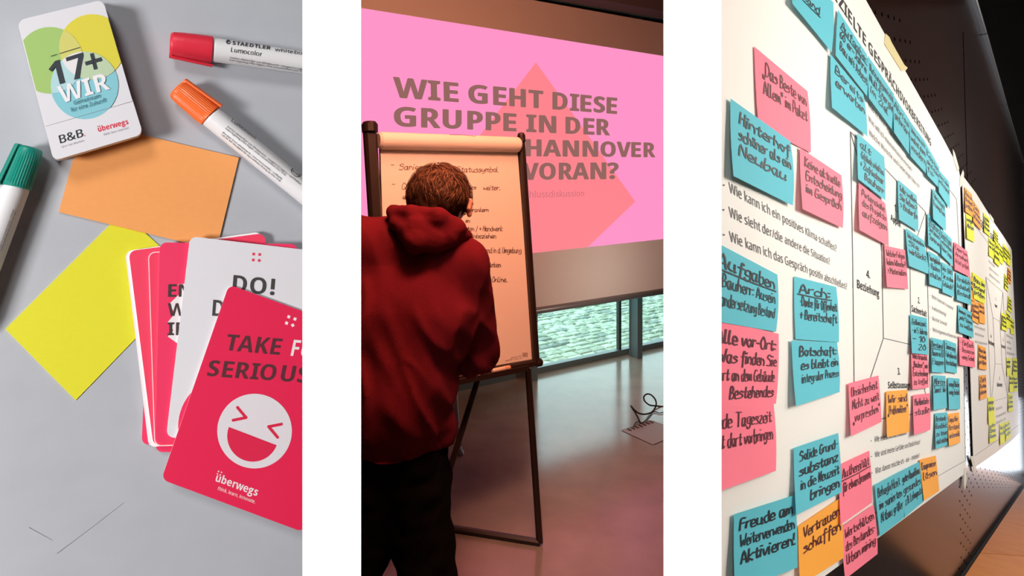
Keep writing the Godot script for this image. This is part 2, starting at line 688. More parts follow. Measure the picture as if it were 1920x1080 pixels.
func build_room() -> void:
	var white := mat(Color(0.985, 0.985, 0.985), 0.9)
	var dim := mat(rgb8(70, 62, 58), 0.9)
	var dark := mat(rgb8(40, 38, 37), 0.9)
	# picture gutters built as bevelled wall ends; lintel and sill added against hall light
	for e in [[567.0, 677.0, "gutter_wall_left"], [1244.0, 1353.0, "gutter_wall_right"]]:
		var x0: float = (e[0] - CX) / F * D
		var x1: float = (e[1] - CX) / F * D
		var mb := MB.new()
		extrude(mb, Vector3(0, -3.0, -D), Vector3(0, 4.2, -D), Vector3.RIGHT, Vector3.BACK, [Vector2(x0, 0), Vector2(x1, 0), Vector2(x1 - 0.02, -0.03), Vector2(x0 + 0.02, -0.03)])
		struct(e[2], mb, white, "plain white gutter between two of the pictured places built as a wall strip")
	var xa: float = (677.0 - CX) / F * D
	var xb: float = (1244.0 - CX) / F * D
	var lin := MB.new()
	box(lin, Vector3((xa + xb) / 2, 3.12, -D - 0.02), Vector3((xb - xa) / 2, 0, 0), Vector3(0, 1.08, 0), Vector3(0, 0, 0.018))
	struct("added_lintel", lin, white, "")
	var sill := MB.new()
	box(sill, Vector3((xa + xb) / 2, -1.16, -D - 0.02), Vector3((xb - xa) / 2, 0, 0), Vector3(0, 1.84, 0), Vector3(0, 0, 0.018))
	struct("added_sill", sill, white, "")
	# seminar room: side walls, floor, ceiling
	var la := Vector2(-0.2305, -0.88)
	var lb := Vector2(-0.3735, -1.425)
	var lc := Vector2(-1.6, -1.47)
	var ld := xz(on_w(-2.05))
	var wl := MB.new()
	for e in [[la, lb], [lb, lc], [lc, ld]]:
		wl = MB.new()
		wall_strip(wl, e[0], e[1], -0.1, 3.3, -0.02)
		struct("wall_left", wl, dim, "")
	var ra := Vector2(0.27, -0.89)
	var rb := xz(on_w(1.86))
	var wr := MB.new()
	for k in 8:
		wr = MB.new()
		wall_strip(wr, rb.lerp(ra, k / 8.0), rb.lerp(ra, (k + 1) / 8.0), -0.1, 3.3, -0.02)
		struct("wall_right", wr, dim, "")
	var fl := StandardMaterial3D.new()
	fl.albedo_texture = noise_tex(0.012, rgb8(122, 114, 105), rgb8(140, 131, 121))
	fl.uv1_triplanar = true
	fl.uv1_world_triplanar = true
	fl.uv1_scale = Vector3.ONE * 0.5
	fl.roughness = 0.18
	fl.metallic_specular = 0.55
	var shape := [la, lb, lc, ld, rb, ra]
	struct("floor", flat_slab(shape, -0.1, 0.0), fl, "smooth polished grey floor of the seminar room")
	struct("ceiling", flat_slab(shape, 3.3, 3.4), mat(rgb8(60, 56, 55), 0.9), "dark ceiling above the projection screen")
	# the hall round it
	var hall := MB.new()
	wall_strip(hall, Vector2(-4.0, 3.2), Vector2(-4.0, -2.14), -4.0, 5.2, -0.1)
	struct("wall_hall_left", hall, dark, "")
	var back := MB.new()
	wall_strip(back, Vector2(10.6, 3.2), Vector2(-4.0, 3.2), -4.0, 5.2, -0.1)
	struct("wall_hall_back", back, dark, "")
	var hr := MB.new()
	wall_strip(hr, Vector2(10.6, -12.0), Vector2(10.6, 3.2), -6.5, 5.2, -0.1)
	struct("wall_hall_right", hr, mat(rgb8(190, 190, 194), 0.9), "")
	var pane := MB.new()  # added glowing pane, unseen, there for its reflection in the pinboard wall
	box(pane, Vector3(9.42, -3.0, -8.9), Vector3(0.012, 0, 0), Vector3(0, 0.65, 0), Vector3(0, 0, 1.5))
	struct("added_glow_pane_2", pane, emis(rgb8(226, 236, 248), 5.0), "")
	var pane_fill := AreaLight3D.new()  # area light that goes with the added pane
	pane_fill.name = "added_pane_light"
	pane_fill.area_size = Vector2(3.0, 1.2)
	pane_fill.light_energy = 1.2
	pane_fill.light_color = rgb8(226, 236, 248)
	pane_fill.area_range = 30.0
	pane_fill.shadow_enabled = true
	add_child(pane_fill)
	pane_fill.look_at_from_position(Vector3(9.38, -3.0, -8.9), Vector3(8.0, -3.0, -8.9))
	var far := MB.new()
	wall_strip(far, Vector2(-4.05, -2.105), xz(on_w(-2.05)), -4.0, 5.2, -0.1)
	wall_strip(far, xz(on_w(1.86)), xz(on_w(12.5)), -6.5, 5.2, -0.1)
	wall_strip(far, xz(on_w(-2.05)), xz(on_w(1.86)), 3.2, 5.2, -0.1)
	wall_strip(far, xz(on_w(-2.05)), xz(on_w(1.86)), -4.0, 0.0, -0.1)
	struct("wall_hall_far", far, dark, "")
	struct("ceiling_hall", flat_slab([Vector2(-4.1, 3.3), Vector2(10.7, 3.3), Vector2(10.7, -12.2), xz(on_w(1.86)), xz(on_w(-2.05)), Vector2(-4.1, -2.1)], 5.2, 5.3), dark, "")
	struct("floor_hall", flat_slab([Vector2(-4.1, 3.3), Vector2(10.7, 3.3), Vector2(10.7, -12.2), xz(on_w(1.86)), xz(on_w(-2.05)), Vector2(-4.1, -2.1)], -6.6, -6.5), dark, "")

# ------------------------------------------------------------------ left: the grey tabletop
var TP := {}

func pts(a: Array) -> PackedVector2Array:
	var out := PackedVector2Array()
	for p in a:
		out.append(v2(p))
	return out

func turn_pt(c: Vector2, a: Vector2, e: float) -> Vector2:
	return c + Vector2(a.x * cos(e) - a.y * sin(e), a.x * sin(e) + a.y * cos(e))

func build_tabletop() -> void:
	var c := ray(283.0, 540.0).normalized()
	TP = plane(EYE + c * 1.27, -c)
	TP.k = 0.705
	var n: Vector3 = TP.n
	var grey := grained(rgb8(172, 176, 184), rgb8(178, 182, 190), 0.02, 1.2, 0.55)
	var t := thing("table", "smooth light grey tabletop with faint scratches under the cards and markers", "table", hit(TP, Vector2(283, 540)))
	var mb := MB.new()
	slab(mb, TP, pts([[-45, -40], [645, -40], [645, 1120], [-45, 1120]]), 0.0, 0.03)
	part("tabletop", mb, grey, t)
	var sc := MB.new()
	for s in [[Vector2(107, 1038), Vector2(180, 983), 0.55], [Vector2(180, 983), Vector2(233, 942), 0.4], [Vector2(54, 989), Vector2(98, 1013), 0.4]]:
		var a: Vector2 = s[0]
		var b: Vector2 = s[1]
		var w: Vector2 = (b - a).orthogonal().normalized() * s[2]
		slab(sc, TP, PackedVector2Array([a - w, a + w, b + w * 0.6, b - w * 0.6]), 0.0006, 0.0)
	part("scratch", sc, mat(rgb8(120, 112, 112), 0.8), t)

	# two blank coloured cards
	var ye := thing("paper_card", "blank yellow paper card lying turned on the grey tabletop below the orange card", "card", hit(TP, Vector2(190, 580)))
	mb = MB.new()
	slab(mb, TP, pts([[10, 617], [229, 398.5], [365, 520], [142, 750.5]]), 0.0024, 0.0022)
	part("sheet", mb, grained(rgb8(217, 213, 40), rgb8(222, 218, 46), 0.05, 3.0, 0.8), ye)
	var og := thing("paper_card", "blank orange paper card lying between the card deck and the fanned red cards", "card", hit(TP, Vector2(280, 360)))
	mb = MB.new()
	slab(mb, TP, pts([[157, 227], [448, 295.5], [406, 469], [110, 397.5]]), 0.0058, 0.003)
	part("sheet", mb, grained(rgb8(234, 157, 90), rgb8(238, 162, 95), 0.05, 3.0, 0.8), og)

	build_deck()
	build_fan()
	build_markers()

func clip_print(mb: MB, a: PackedVector2Array, within: PackedVector2Array, lift: float) -> void:
	for poly in Geometry2D.intersect_polygons(a, within):
		if not Geometry2D.is_polygon_clockwise(poly) or true:
			slab(mb, TP, poly, lift, 0.0)

func build_deck() -> void:
	var t := thing("card_deck", "deck of white rounded cards with green, yellow and blue circles in a white paper sleeve", "card deck", hit(TP, Vector2(165, 160)))
	var paper := mat(rgb8(219, 219, 226), 0.55)
	var edge := mat(rgb8(214, 208, 208), 0.8)
	var top := 0.066
	var q := [Vector2(33, 38), Vector2(193, -1), Vector2(266.5, 250.5), Vector2(101.5, 300)]
	var body := rrect(q, 13.0)
	# the cards of the pack, each a little out of line
	for k in 7:
		var j := Vector2(rng.randf_range(-0.9, 0.9), rng.randf_range(-0.9, 0.9) + (6 - k) * 0.35)
		var sh := PackedVector2Array()
		for p in body:
			sh.append(p + j)
		var mb := MB.new()
		slab(mb, TP, sh, top - 0.0082 * (7 - k) + 0.0082 - 0.0005, 0.0076)
		part("card", mb, edge if k % 2 else paper, t)
	# sleeve: covers the lower fifth
	var line_l := Vector2(84.6, 237.6)
	var line_r := Vector2(249.4, 190.2)
	var sl := PackedVector2Array([line_l, line_r])
	var lower := rrect([line_l, line_r, Vector2(268.4, 251.5), Vector2(100.0, 301.5)], 13.0)
	for k in range(12, 24):
		sl.append(lower[k])
	var mb := MB.new()
	slab(mb, TP, sl, top + 0.0034, 0.022)
	var sleeve := part("sleeve", mb, mat(rgb8(220, 219, 226), 0.6), t)
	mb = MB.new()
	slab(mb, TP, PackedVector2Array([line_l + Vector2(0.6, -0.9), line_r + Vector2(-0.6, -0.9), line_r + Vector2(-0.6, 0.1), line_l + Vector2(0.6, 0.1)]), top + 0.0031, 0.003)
	part("painted_edge_shade", mb, mat(rgb8(120, 116, 122), 0.8), sleeve)  # dark strip painted in for the shade along the sleeve edge
	# print on the upper card
	var green := circle(Vector2(93.5, 113), 62.5)
	var yellow := circle(Vector2(172.5, 88), 61.5)
	var blue := circle(Vector2(158.5, 160), 63.5)
	var inner := rrect([q[0] + Vector2(0.6, 0.6), q[1] + Vector2(-0.6, 0.6), q[2], q[3]], 13.0)
	var lay := [[green, rgb8(160, 195, 110)], [yellow, rgb8(217, 206, 62)], [blue, rgb8(130, 197, 211)]]
	var z := top + 0.0004
	for e in lay:
		mb = MB.new()
		clip_print(mb, e[0], inner, z)
		part("printed_circle", mb, mat(e[1], 0.6), t)
		z += 0.0003
	for e in [[green, yellow, rgb8(208, 204, 112)], [green, blue, rgb8(176, 213, 219)], [yellow, blue, rgb8(184, 205, 172)]]:
		mb = MB.new()
		for poly in Geometry2D.intersect_polygons(e[0], e[1]):
			clip_print(mb, poly, inner, z)
		part("printed_overlap", mb, mat(e[2], 0.6), t)
		z += 0.0003
	mb = MB.new()
	for poly in Geometry2D.intersect_polygons(green, yellow):
		clip_print(mb, poly, blue, z)
	part("printed_overlap", mb, mat(rgb8(226, 224, 228), 0.6), t)
	z += 0.0004
	var ink_dark := mat(rgb8(43, 51, 60), 0.6)
	mb = MB.new()
	text_up(mb, TP, "17", true, Vector2(99, 162), Vector2(166.5, 141), Vector2(-11, -43), z)
	for a in [[Vector2(160, 119.5), Vector2(191, 110.5)], [Vector2(172, 100), Vector2(179.5, 130)]]:
		var d: Vector2 = (a[1] - a[0]).orthogonal().normalized() * 3.6
		slab(mb, TP, PackedVector2Array([a[0] - d, a[0] + d, a[1] + d, a[1] - d]), z, 0.0)
	for a in [[Vector2(94.4, 105.4), Vector2(106.4, 101.6)], [Vector2(111, 100.4), Vector2(150, 88.5)]]:
		slab(mb, TP, PackedVector2Array([a[0] + Vector2(0, -0.5), a[1] + Vector2(0, -0.5), a[1] + Vector2(0, 0.6), a[0] + Vector2(0, 0.6)]), z, 0.0)
	part("printed_number", mb, ink_dark, t)
	mb = MB.new()
	text_up(mb, TP, "WIR", true, Vector2(115.3, 194), Vector2(207, 166.5), Vector2(-8.5, -31), z + 0.0003)
	part("printed_word", mb, mat(rgb8(233, 232, 238), 0.6), t, false, "white word WIR")
	mb = MB.new()
	text_up(mb, TP, "Gemeinsam", false, Vector2(138.9, 196.6), Vector2(188.9, 182.8), Vector2(-1.9, -7.2), z + 0.0004)
	text_up(mb, TP, "für eine Zukunft", false, Vector2(133.6, 209.9), Vector2(200, 190.6), Vector2(-1.9, -7.2), z + 0.0004)
	part("printed_words", mb, mat(rgb8(25, 88, 100), 0.6), t)
	# print on the sleeve
	z = top + 0.004
	mb = MB.new()
	clip_print(mb, blue, sl, z - 0.0003)
	part("printed_circle", mb, mat(rgb8(130, 197, 211), 0.6), sleeve)
	mb = MB.new()
	text_up(mb, TP, "B&B", false, Vector2(113, 269), Vector2(156.5, 255.8), Vector2(-3.6, -14.6), z)
	text_up(mb, TP, "B&B", false, Vector2(113.6, 269), Vector2(157.1, 255.8), Vector2(-3.6, -14.6), z)
	part("printed_word", mb, ink_dark, sleeve)
	mb = MB.new()
	slab(mb, TP, circle(Vector2(158.6, 254.4), 1.3, 10), z, 0.0)
	part("printed_dot", mb, mat(rgb8(230, 130, 60), 0.6), sleeve)
	mb = MB.new()
	text_up(mb, TP, "Sinn für Marken", false, Vector2(116, 277.4), Vector2(158, 264.8), Vector2(-0.9, -3.4), z)
	text_up(mb, TP, "think. learn. innovate.", false, Vector2(194.4, 254.4), Vector2(243, 241), Vector2(-1, -4), z)
	part("printed_words", mb, mat(rgb8(165, 162, 168), 0.6), sleeve)
	mb = MB.new()
	text_up(mb, TP, "überwegs", true, Vector2(184.8, 247.4), Vector2(241.2, 232.2), Vector2(-2.6, -9.6), z)
	for p in [[183, 236.6], [187, 235.5]]:
		slab(mb, TP, circle(v2(p), 0.9, 4), z, 0.0)
	part("printed_word", mb, mat(rgb8(214, 45, 72), 0.6), sleeve)

func fan_card(label: String, q: Array, top: float, face: Color, pale := true) -> Node3D:
	var t := thing("playing_card", label, "card", hit(TP, (v2(q[0]) + v2(q[2])) / 2), "fanned red and white cards")
	var quad4 := [v2(q[0]), v2(q[1]), v2(q[2]), v2(q[3])]
	var mb := MB.new()
	slab(mb, TP, rrect(quad4, 13.0), top - 0.0006, 0.0034)
	part("body", mb, mat(rgb8(236, 226, 228), 0.6), t)
	mb = MB.new()
	slab(mb, TP, rrect(quad4, 13.0), top, 0.0006)
	part("printed_face", mb, mat(face, 0.5), t)
	return t

func logo(mb: MB, c: Vector2, s: float, ang: float, lift: float) -> void:
	for e in [[-1, -1, 0.0], [1, -1, 0.0], [-1, 1, 0.0], [1, 1, PI / 4]]:
		var m := turn_pt(c, Vector2(e[0], e[1]) * s, ang)
		var poly := PackedVector2Array()
		for k in 4:
			poly.append(turn_pt(m, Vector2(s * 0.62, 0), ang + PI / 4 + float(e[2]) + k * PI / 2))
		slab(mb, TP, poly, lift, 0.0)

func stroke2(mb: MB, a: Array, half: float, lift: float) -> void:   # a mitred stroke with round ends
	for k in a.size() - 1:
		var p: Vector2 = a[k]
		var q: Vector2 = a[k + 1]
		var d := (q - p).orthogonal().normalized() * half
		slab(mb, TP, PackedVector2Array([p - d, p + d, q + d, q - d]), lift + 0.0001 * k, 0.0)
	for k in a.size():
		slab(mb, TP, circle(a[k], half, 14), lift + 0.0003, 0.0)

func build_fan() -> void:
	var red := rgb8(236, 48, 98)
	var z := 0.008
	fan_card("rearmost red card of the fan, its lower left corner peeping out far left", [[282, 472], [538, 462], [526, 822], [265.5, 834]], z, red); z += 0.0045
	fan_card("red card under the fan whose bottom edge shows below the card with dark letters", [[302, 474], [560, 476], [549, 849], [291.5, 847.5]], z, red); z += 0.0045
	fan_card("white edged card just showing along the left side of the fan", [[234.5, 471], [490, 434], [536, 803], [279, 839.5]], z, rgb8(238, 232, 236)); z += 0.0045
	fan_card("leftmost plain red card of the fan, lying on a white edged card", [[241, 471], [496, 437], [544, 800], [287.5, 835.5]], z, rgb8(238, 62, 96)); z += 0.0045
	var c4 := fan_card("narrow red card with thin white outline between the left red card and the lettered one", [[277.5, 472.5], [536, 464], [548, 828], [289.5, 837]], z, rgb8(240, 214, 220))
	var mb := MB.new()
	slab(mb, TP, rrect([Vector2(279.2, 474), Vector2(535, 466), Vector2(546.4, 826), Vector2(291, 835)], 12.0), z + 0.0004, 0.0)
	part("red_panel", mb, mat(rgb8(238, 60, 96), 0.5), c4); z += 0.0045
	# the lettered red card
	var c5 := fan_card("red card with cut off dark letters EN, W, ID and white arrows", [[299.5, 454.5], [558, 457.5], [549, 834], [291, 830]], z, rgb8(236, 52, 98))
	mb = MB.new()
	slab(mb, TP, pts([[334, 533], [400, 529], [400, 660], [331.5, 643], [314.5, 631], [325, 619], [314.5, 604], [328, 588], [317, 570], [341, 547]]), z + 0.0004, 0.0)
	part("white_arrows", mb, mat(rgb8(232, 226, 231), 0.5), c5)
	mb = MB.new()
	text_up(mb, TP, "EN", true, Vector2(315, 556.5), Vector2(357, 556.5), Vector2(0.6, -23.5), z + 0.0008)
	text_up(mb, TP, "W", true, Vector2(314, 592.5), Vector2(349, 592.5), Vector2(0.5, -24), z + 0.0008)
	text_up(mb, TP, "ID", true, Vector2(314, 628.5), Vector2(350, 628.5), Vector2(0.5, -24), z + 0.0008)
	part("printed_letters", mb, mat(rgb8(62, 48, 50), 0.6), c5); z += 0.0055
	# the white card
	var dc := fan_card("white card printed DO! with a small red four dot emblem and red disc", [[356.5, 443], [634, 475.5], [590, 850], [311.5, 819]], z, rgb8(221, 221, 228))
	mb = MB.new()
	logo(mb, Vector2(480.8, 482.3), 5.6, 0.08, z + 0.0005)
	part("printed_emblem", mb, mat(rgb8(226, 58, 92), 0.5), dc)
	mb = MB.new()
	clip_print(mb, circle(Vector2(430, 800), 96, 64), pts([[357, 444], [633, 476], [589, 849], [313, 818]]), z + 0.0004)
	part("printed_disc", mb, mat(rgb8(226, 40, 92), 0.5), dc)
	mb = MB.new()
	text_up(mb, TP, "DO!", true, Vector2(435.3, 546.5), Vector2(514.5, 554), Vector2(2.6, -31), z + 0.0005)
	text_up(mb, TP, "DON'T", true, Vector2(397.5, 591.8), Vector2(512, 602), Vector2(2.4, -30), z + 0.0005)
	part("printed_words", mb, mat(rgb8(62, 60, 62), 0.6), dc); z += 0.0065
	# the front card
	var red2 := rgb8(226, 32, 80)
	var tk := fan_card("front red card with TAKE, SERIOUS and a white laughing face", [[429.5, 533.5], [658, 616.5], [569, 998], [302.5, 899]], z, red2)
	mb = MB.new()
	logo(mb, Vector2(545.2, 602), 6.2, 0.34, z + 0.0005)
	part("printed_emblem", mb, mat(rgb8(236, 228, 232), 0.5), tk)
	mb = MB.new()
	text_up(mb, TP, "FUN", true, Vector2(544.6, 667), Vector2(607, 672), Vector2(6.5, -30), z + 0.0005)
	part("printed_word", mb, mat(rgb8(236, 228, 232), 0.5), tk)
	mb = MB.new()
	text_up(mb, TP, "TAKE", true, Vector2(421, 656.5), Vector2(524, 665.5), Vector2(6.5, -30), z + 0.0005)
	text_up(mb, TP, "SERIOUSLY", true, Vector2(387.5, 705), Vector2(630, 722), Vector2(6, -30), z + 0.0005)
	part("printed_words", mb, mat(rgb8(84, 36, 46), 0.6), tk)
	mb = MB.new()
	slab(mb, TP, circle(Vector2(477.3, 808.3), 70, 72), z + 0.0005, 0.0)
	part("printed_face_disc", mb, mat(rgb8(222, 218, 225), 0.5), tk)
	mb = MB.new()
	stroke2(mb, [Vector2(445.2, 764), Vector2(461.2, 783), Vector2(437, 788)], 2.7, z + 0.0009)
	part("printed_eye", mb, mat(rgb8(214, 34, 72), 0.5), tk)
	mb = MB.new()
	stroke2(mb, [Vector2(527.5, 795.4), Vector2(503.5, 800), Vector2(520.4, 820)], 2.7, z + 0.0009)
	part("printed_eye", mb, mat(rgb8(214, 34, 72), 0.5), tk)
	mb = MB.new()
	var mouth := PackedVector2Array()
	for i in 25:
		var a := 0.365 + PI * i / 24.0
		mouth.append(Vector2(473.9, 817.7) + Vector2(cos(a), sin(a)) * 48.0)
	slab(mb, TP, mouth, z + 0.0009, 0.0)
	part("printed_mouth", mb, mat(rgb8(218, 34, 76), 0.5), tk)
	mb = MB.new()
	text_up(mb, TP, "uberwegs", true, Vector2(403.4, 902), Vector2(481.5, 930.4), Vector2(4.6, -14.4), z + 0.0005)
	for p in [[409.8, 883.8], [415.3, 885.6], [407.8, 888.4], [413, 890.6]]:
		slab(mb, TP, circle(v2(p), 1.7, 4), z + 0.0005, 0.0)
	text_up(mb, TP, "think. learn. innovate.", false, Vector2(407.4, 918), Vector2(478, 944.4), Vector2(2.2, -6.4), z + 0.0005)
	part("printed_logo", mb, mat(rgb8(236, 226, 231), 0.5), tk)

func marker(label: String, e0: Vector2, e1: Vector2, cap_px: float, r_px: float, c: Color, flutes: bool, clip_turn: float) -> Dictionary:
	# e0 = closed end of the cap, e1 = a point far along the barrel (pixels on the axis)
	var mid := hit(TP, e0)
	var dist := (mid - EYE).dot(Vector3.FORWARD)
	var r := r_px / F * dist * 1.02
	var rise := r * 1.1 / float(TP.k)
	var a := hit(TP, e0, rise)
	var b := hit(TP, e1, rise)
	var n: Vector3 = TP.n
	var d := (b - a).normalized()
	var t := thing("marker_pen", label, "marker", a, "whiteboard markers")
	var cl := (hit(TP, e0 + (e1 - e0).normalized() * cap_px, rise) - a).length()
	var rc := r * 1.1
	var mb := MB.new()
	lathe(mb, a, d, [Vector2(0, 0), Vector2(0, rc * 0.66), Vector2(rc * 0.06, rc * 0.78), Vector2(rc * 0.18, rc * 0.86), Vector2(rc * 0.4, rc * 0.89), Vector2(cl * 0.3, rc * 0.93), Vector2(cl * 0.6, rc * 0.97), Vector2(cl * 0.9, rc), Vector2(cl * 0.985, rc), Vector2(cl, rc * 0.97), Vector2(cl, r * 0.9)], 72, 36 if flutes else 0, rc * 0.035, cl * 0.12, cl * 0.92)
	var cap := part("cap", mb, mat(c, 0.38), t)
	# clip: a rounded bar along the cap with a gap below
	var side := d.cross(n).normalized()
	var out := (n * cos(clip_turn) + side * sin(clip_turn)).normalized()
	mb = MB.new()
	var w := rc * 0.42
	bar(mb, a + d * cl * 0.01 + out * rc * 0.95, a + d * cl * 1.03 + out * rc * 1.2, w, rc * 0.2, out, 0.35)
	bar(mb, a + d * cl * 0.0 + out * rc * 0.72, a + d * cl * 0.07 + out * rc * 0.72, w, rc * 0.6, out, 0.2)
	part("clip", mb, mat(c, 0.38), cap)
	var long := (b - a).length()
	mb = MB.new()
	lathe(mb, a, d, [Vector2(cl * 0.96, r * 0.9), Vector2(cl * 1.0, r * 0.97), Vector2(cl * 1.06, r), Vector2(long * 0.94, r), Vector2(long * 0.96, r * 0.9), Vector2(long, r * 0.85), Vector2(long, 0)], 64)
	part("barrel", mb, mat(rgb8(226, 226, 230), 0.32), t, false)
	return {"t": t, "p": a, "d": d, "r": r}

func build_markers() -> void:
	var dark := mat(rgb8(58, 58, 64), 0.6)
	var m := marker("red capped white whiteboard marker at the top, lettered in black", Vector2(318.5, 81.5), Vector2(640, 128.3), 80.0, 22.5, rgb8(218, 44, 66), false, 1.75)
	var mb := MB.new()
	var p: Vector3 = m.p
	var d: Vector3 = m.d
	var r: float = m.r + 0.0011
	text_rod(mb, p, d, r, "STAEDTLER", true, Vector2(435.3, 83.2), Vector2(506.8, 93), Vector2(1, -6.8))
	text_rod(mb, p, d, r, "whiteboard marker", false, Vector2(515, 95.4), Vector2(640, 113), Vector2(0.9, -6.2))
	text_rod(mb, p, d, r, "Lumocolor", false, Vector2(432.6, 97.2), Vector2(490.6, 105.8), Vector2(1.2, -8.6))
	text_rod(mb, p, d, r, "trocken abwischbar von Whiteboards • waagerecht lagern", false, Vector2(430.8, 109.4), Vector2(572, 132.4), Vector2(0.5, -3.4))
	text_rod(mb, p, d, r, "kann tagelang offen liegen, ohne einzutrocknen (ISO 554)", false, Vector2(429.8, 113.6), Vector2(572, 136.6), Vector2(0.5, -3.0))
	for k in 20:
		var a := TAU * k / 20
		var b := TAU * (k + 1) / 20
		var c := Vector2(428, 78.4)
		var pa := hit_rod(p, d, r, c + Vector2(cos(a), sin(a)) * 4.2)
		var pb := hit_rod(p, d, r, c + Vector2(cos(b), sin(b)) * 4.2)
		var qa := hit_rod(p, d, r, c + Vector2(0.8, 0.6) + Vector2(cos(a), sin(a)) * 1.9)
		var qb := hit_rod(p, d, r, c + Vector2(0.8, 0.6) + Vector2(cos(b), sin(b)) * 1.9)
		mb.quad(pa, pb, qb, qa, EYE - p)
	part("printed_words", mb, dark, m.t)
	m = marker("orange capped white whiteboard marker lying slanted below the red capped one", Vector2(332, 165.5), Vector2(642, 419.3), 82.0, 21.0, rgb8(240, 108, 46), true, -0.95)
	p = m.p
	d = m.d
	r = m.r + 0.0011
	mb = MB.new()
	text_rod(mb, p, d, r, "Lumocolor", false, Vector2(433.5, 227.5), Vector2(480.5, 262), Vector2(2.8, -5.6))
	var nx := Vector2(2.0, -2.7)
	text_rod(mb, p, d, r, "trocken abwischbar von Whiteboards • waagerecht lagern • nachfüllbar", false, Vector2(425.4, 238), Vector2(563.6, 347), nx)
	text_rod(mb, p, d, r, "kann tagelang offen liegen, ohne einzutrocknen (ISO 554)", false, Vector2(422.4, 241.6), Vector2(534.4, 329.4), nx)
	text_rod(mb, p, d, r, "dry wipe from whiteboards • store horizontally • refillable", false, Vector2(416.4, 248.8), Vector2(527.5, 337), nx)
	text_rod(mb, p, d, r, "can be left uncapped for days without drying up (ISO 554)", false, Vector2(414.4, 253), Vector2(524.7, 341), nx)
	for k in 28:
		var a := TAU * k / 28
		var b := TAU * (k + 1) / 28
		var c := Vector2(554.4, 323.5)
		var ring := []
		for e in [[a, 1.0], [b, 1.0], [b, 0.86], [a, 0.86]]:
			ring.append(hit_rod(p, d, r, turn_pt(c, Vector2(cos(e[0]) * 10.5, sin(e[0]) * 6.4) * float(e[1]), 0.68)))
		mb.quad(ring[0], ring[1], ring[2], ring[3], EYE - p)
	text_rod(mb, p, d, r, "DRY SAFE", true, Vector2(547.4, 320.5), Vector2(560, 330), Vector2(1.6, -2.4))
	part("printed_words", mb, dark, m.t)
	m = marker("green capped white marker pointing down at the left edge of the tabletop", Vector2(57, 277), Vector2(-75, 630), 80.0, 20.5, rgb8(18, 138, 122), true, 0.95)
	p = m.p
	d = m.d
	r = m.r + 0.0011
	mb = MB.new()
	var ny := Vector2(-2.6, -1.1)
	text_rod(mb, p, d, r, "Lumocolor permanent marker refillable", true, Vector2(-2, 471), Vector2(27, 393), ny)
	text_rod(mb, p, d, r, "trocken abwischbar von Whiteboards lagern", false, Vector2(3, 470), Vector2(31, 395), ny)
	part("printed_words", mb, dark, m.t)

# ------------------------------------------------------------------ middle: the seminar room
func emis(c: Color, energy := 1.0) -> StandardMaterial3D:
	var m := StandardMaterial3D.new()
	m.albedo_color = Color(0.1, 0.1, 0.1)
	m.roughness = 0.9
	m.emission_enabled = true
	m.emission = c
	m.emission_energy_multiplier = energy
	m.cull_mode = BaseMaterial3D.CULL_DISABLED
	return m

func build_seminar() -> void:
	build_window()
	build_courtyard()
	build_screen()
	build_flipchart()
	build_cables()

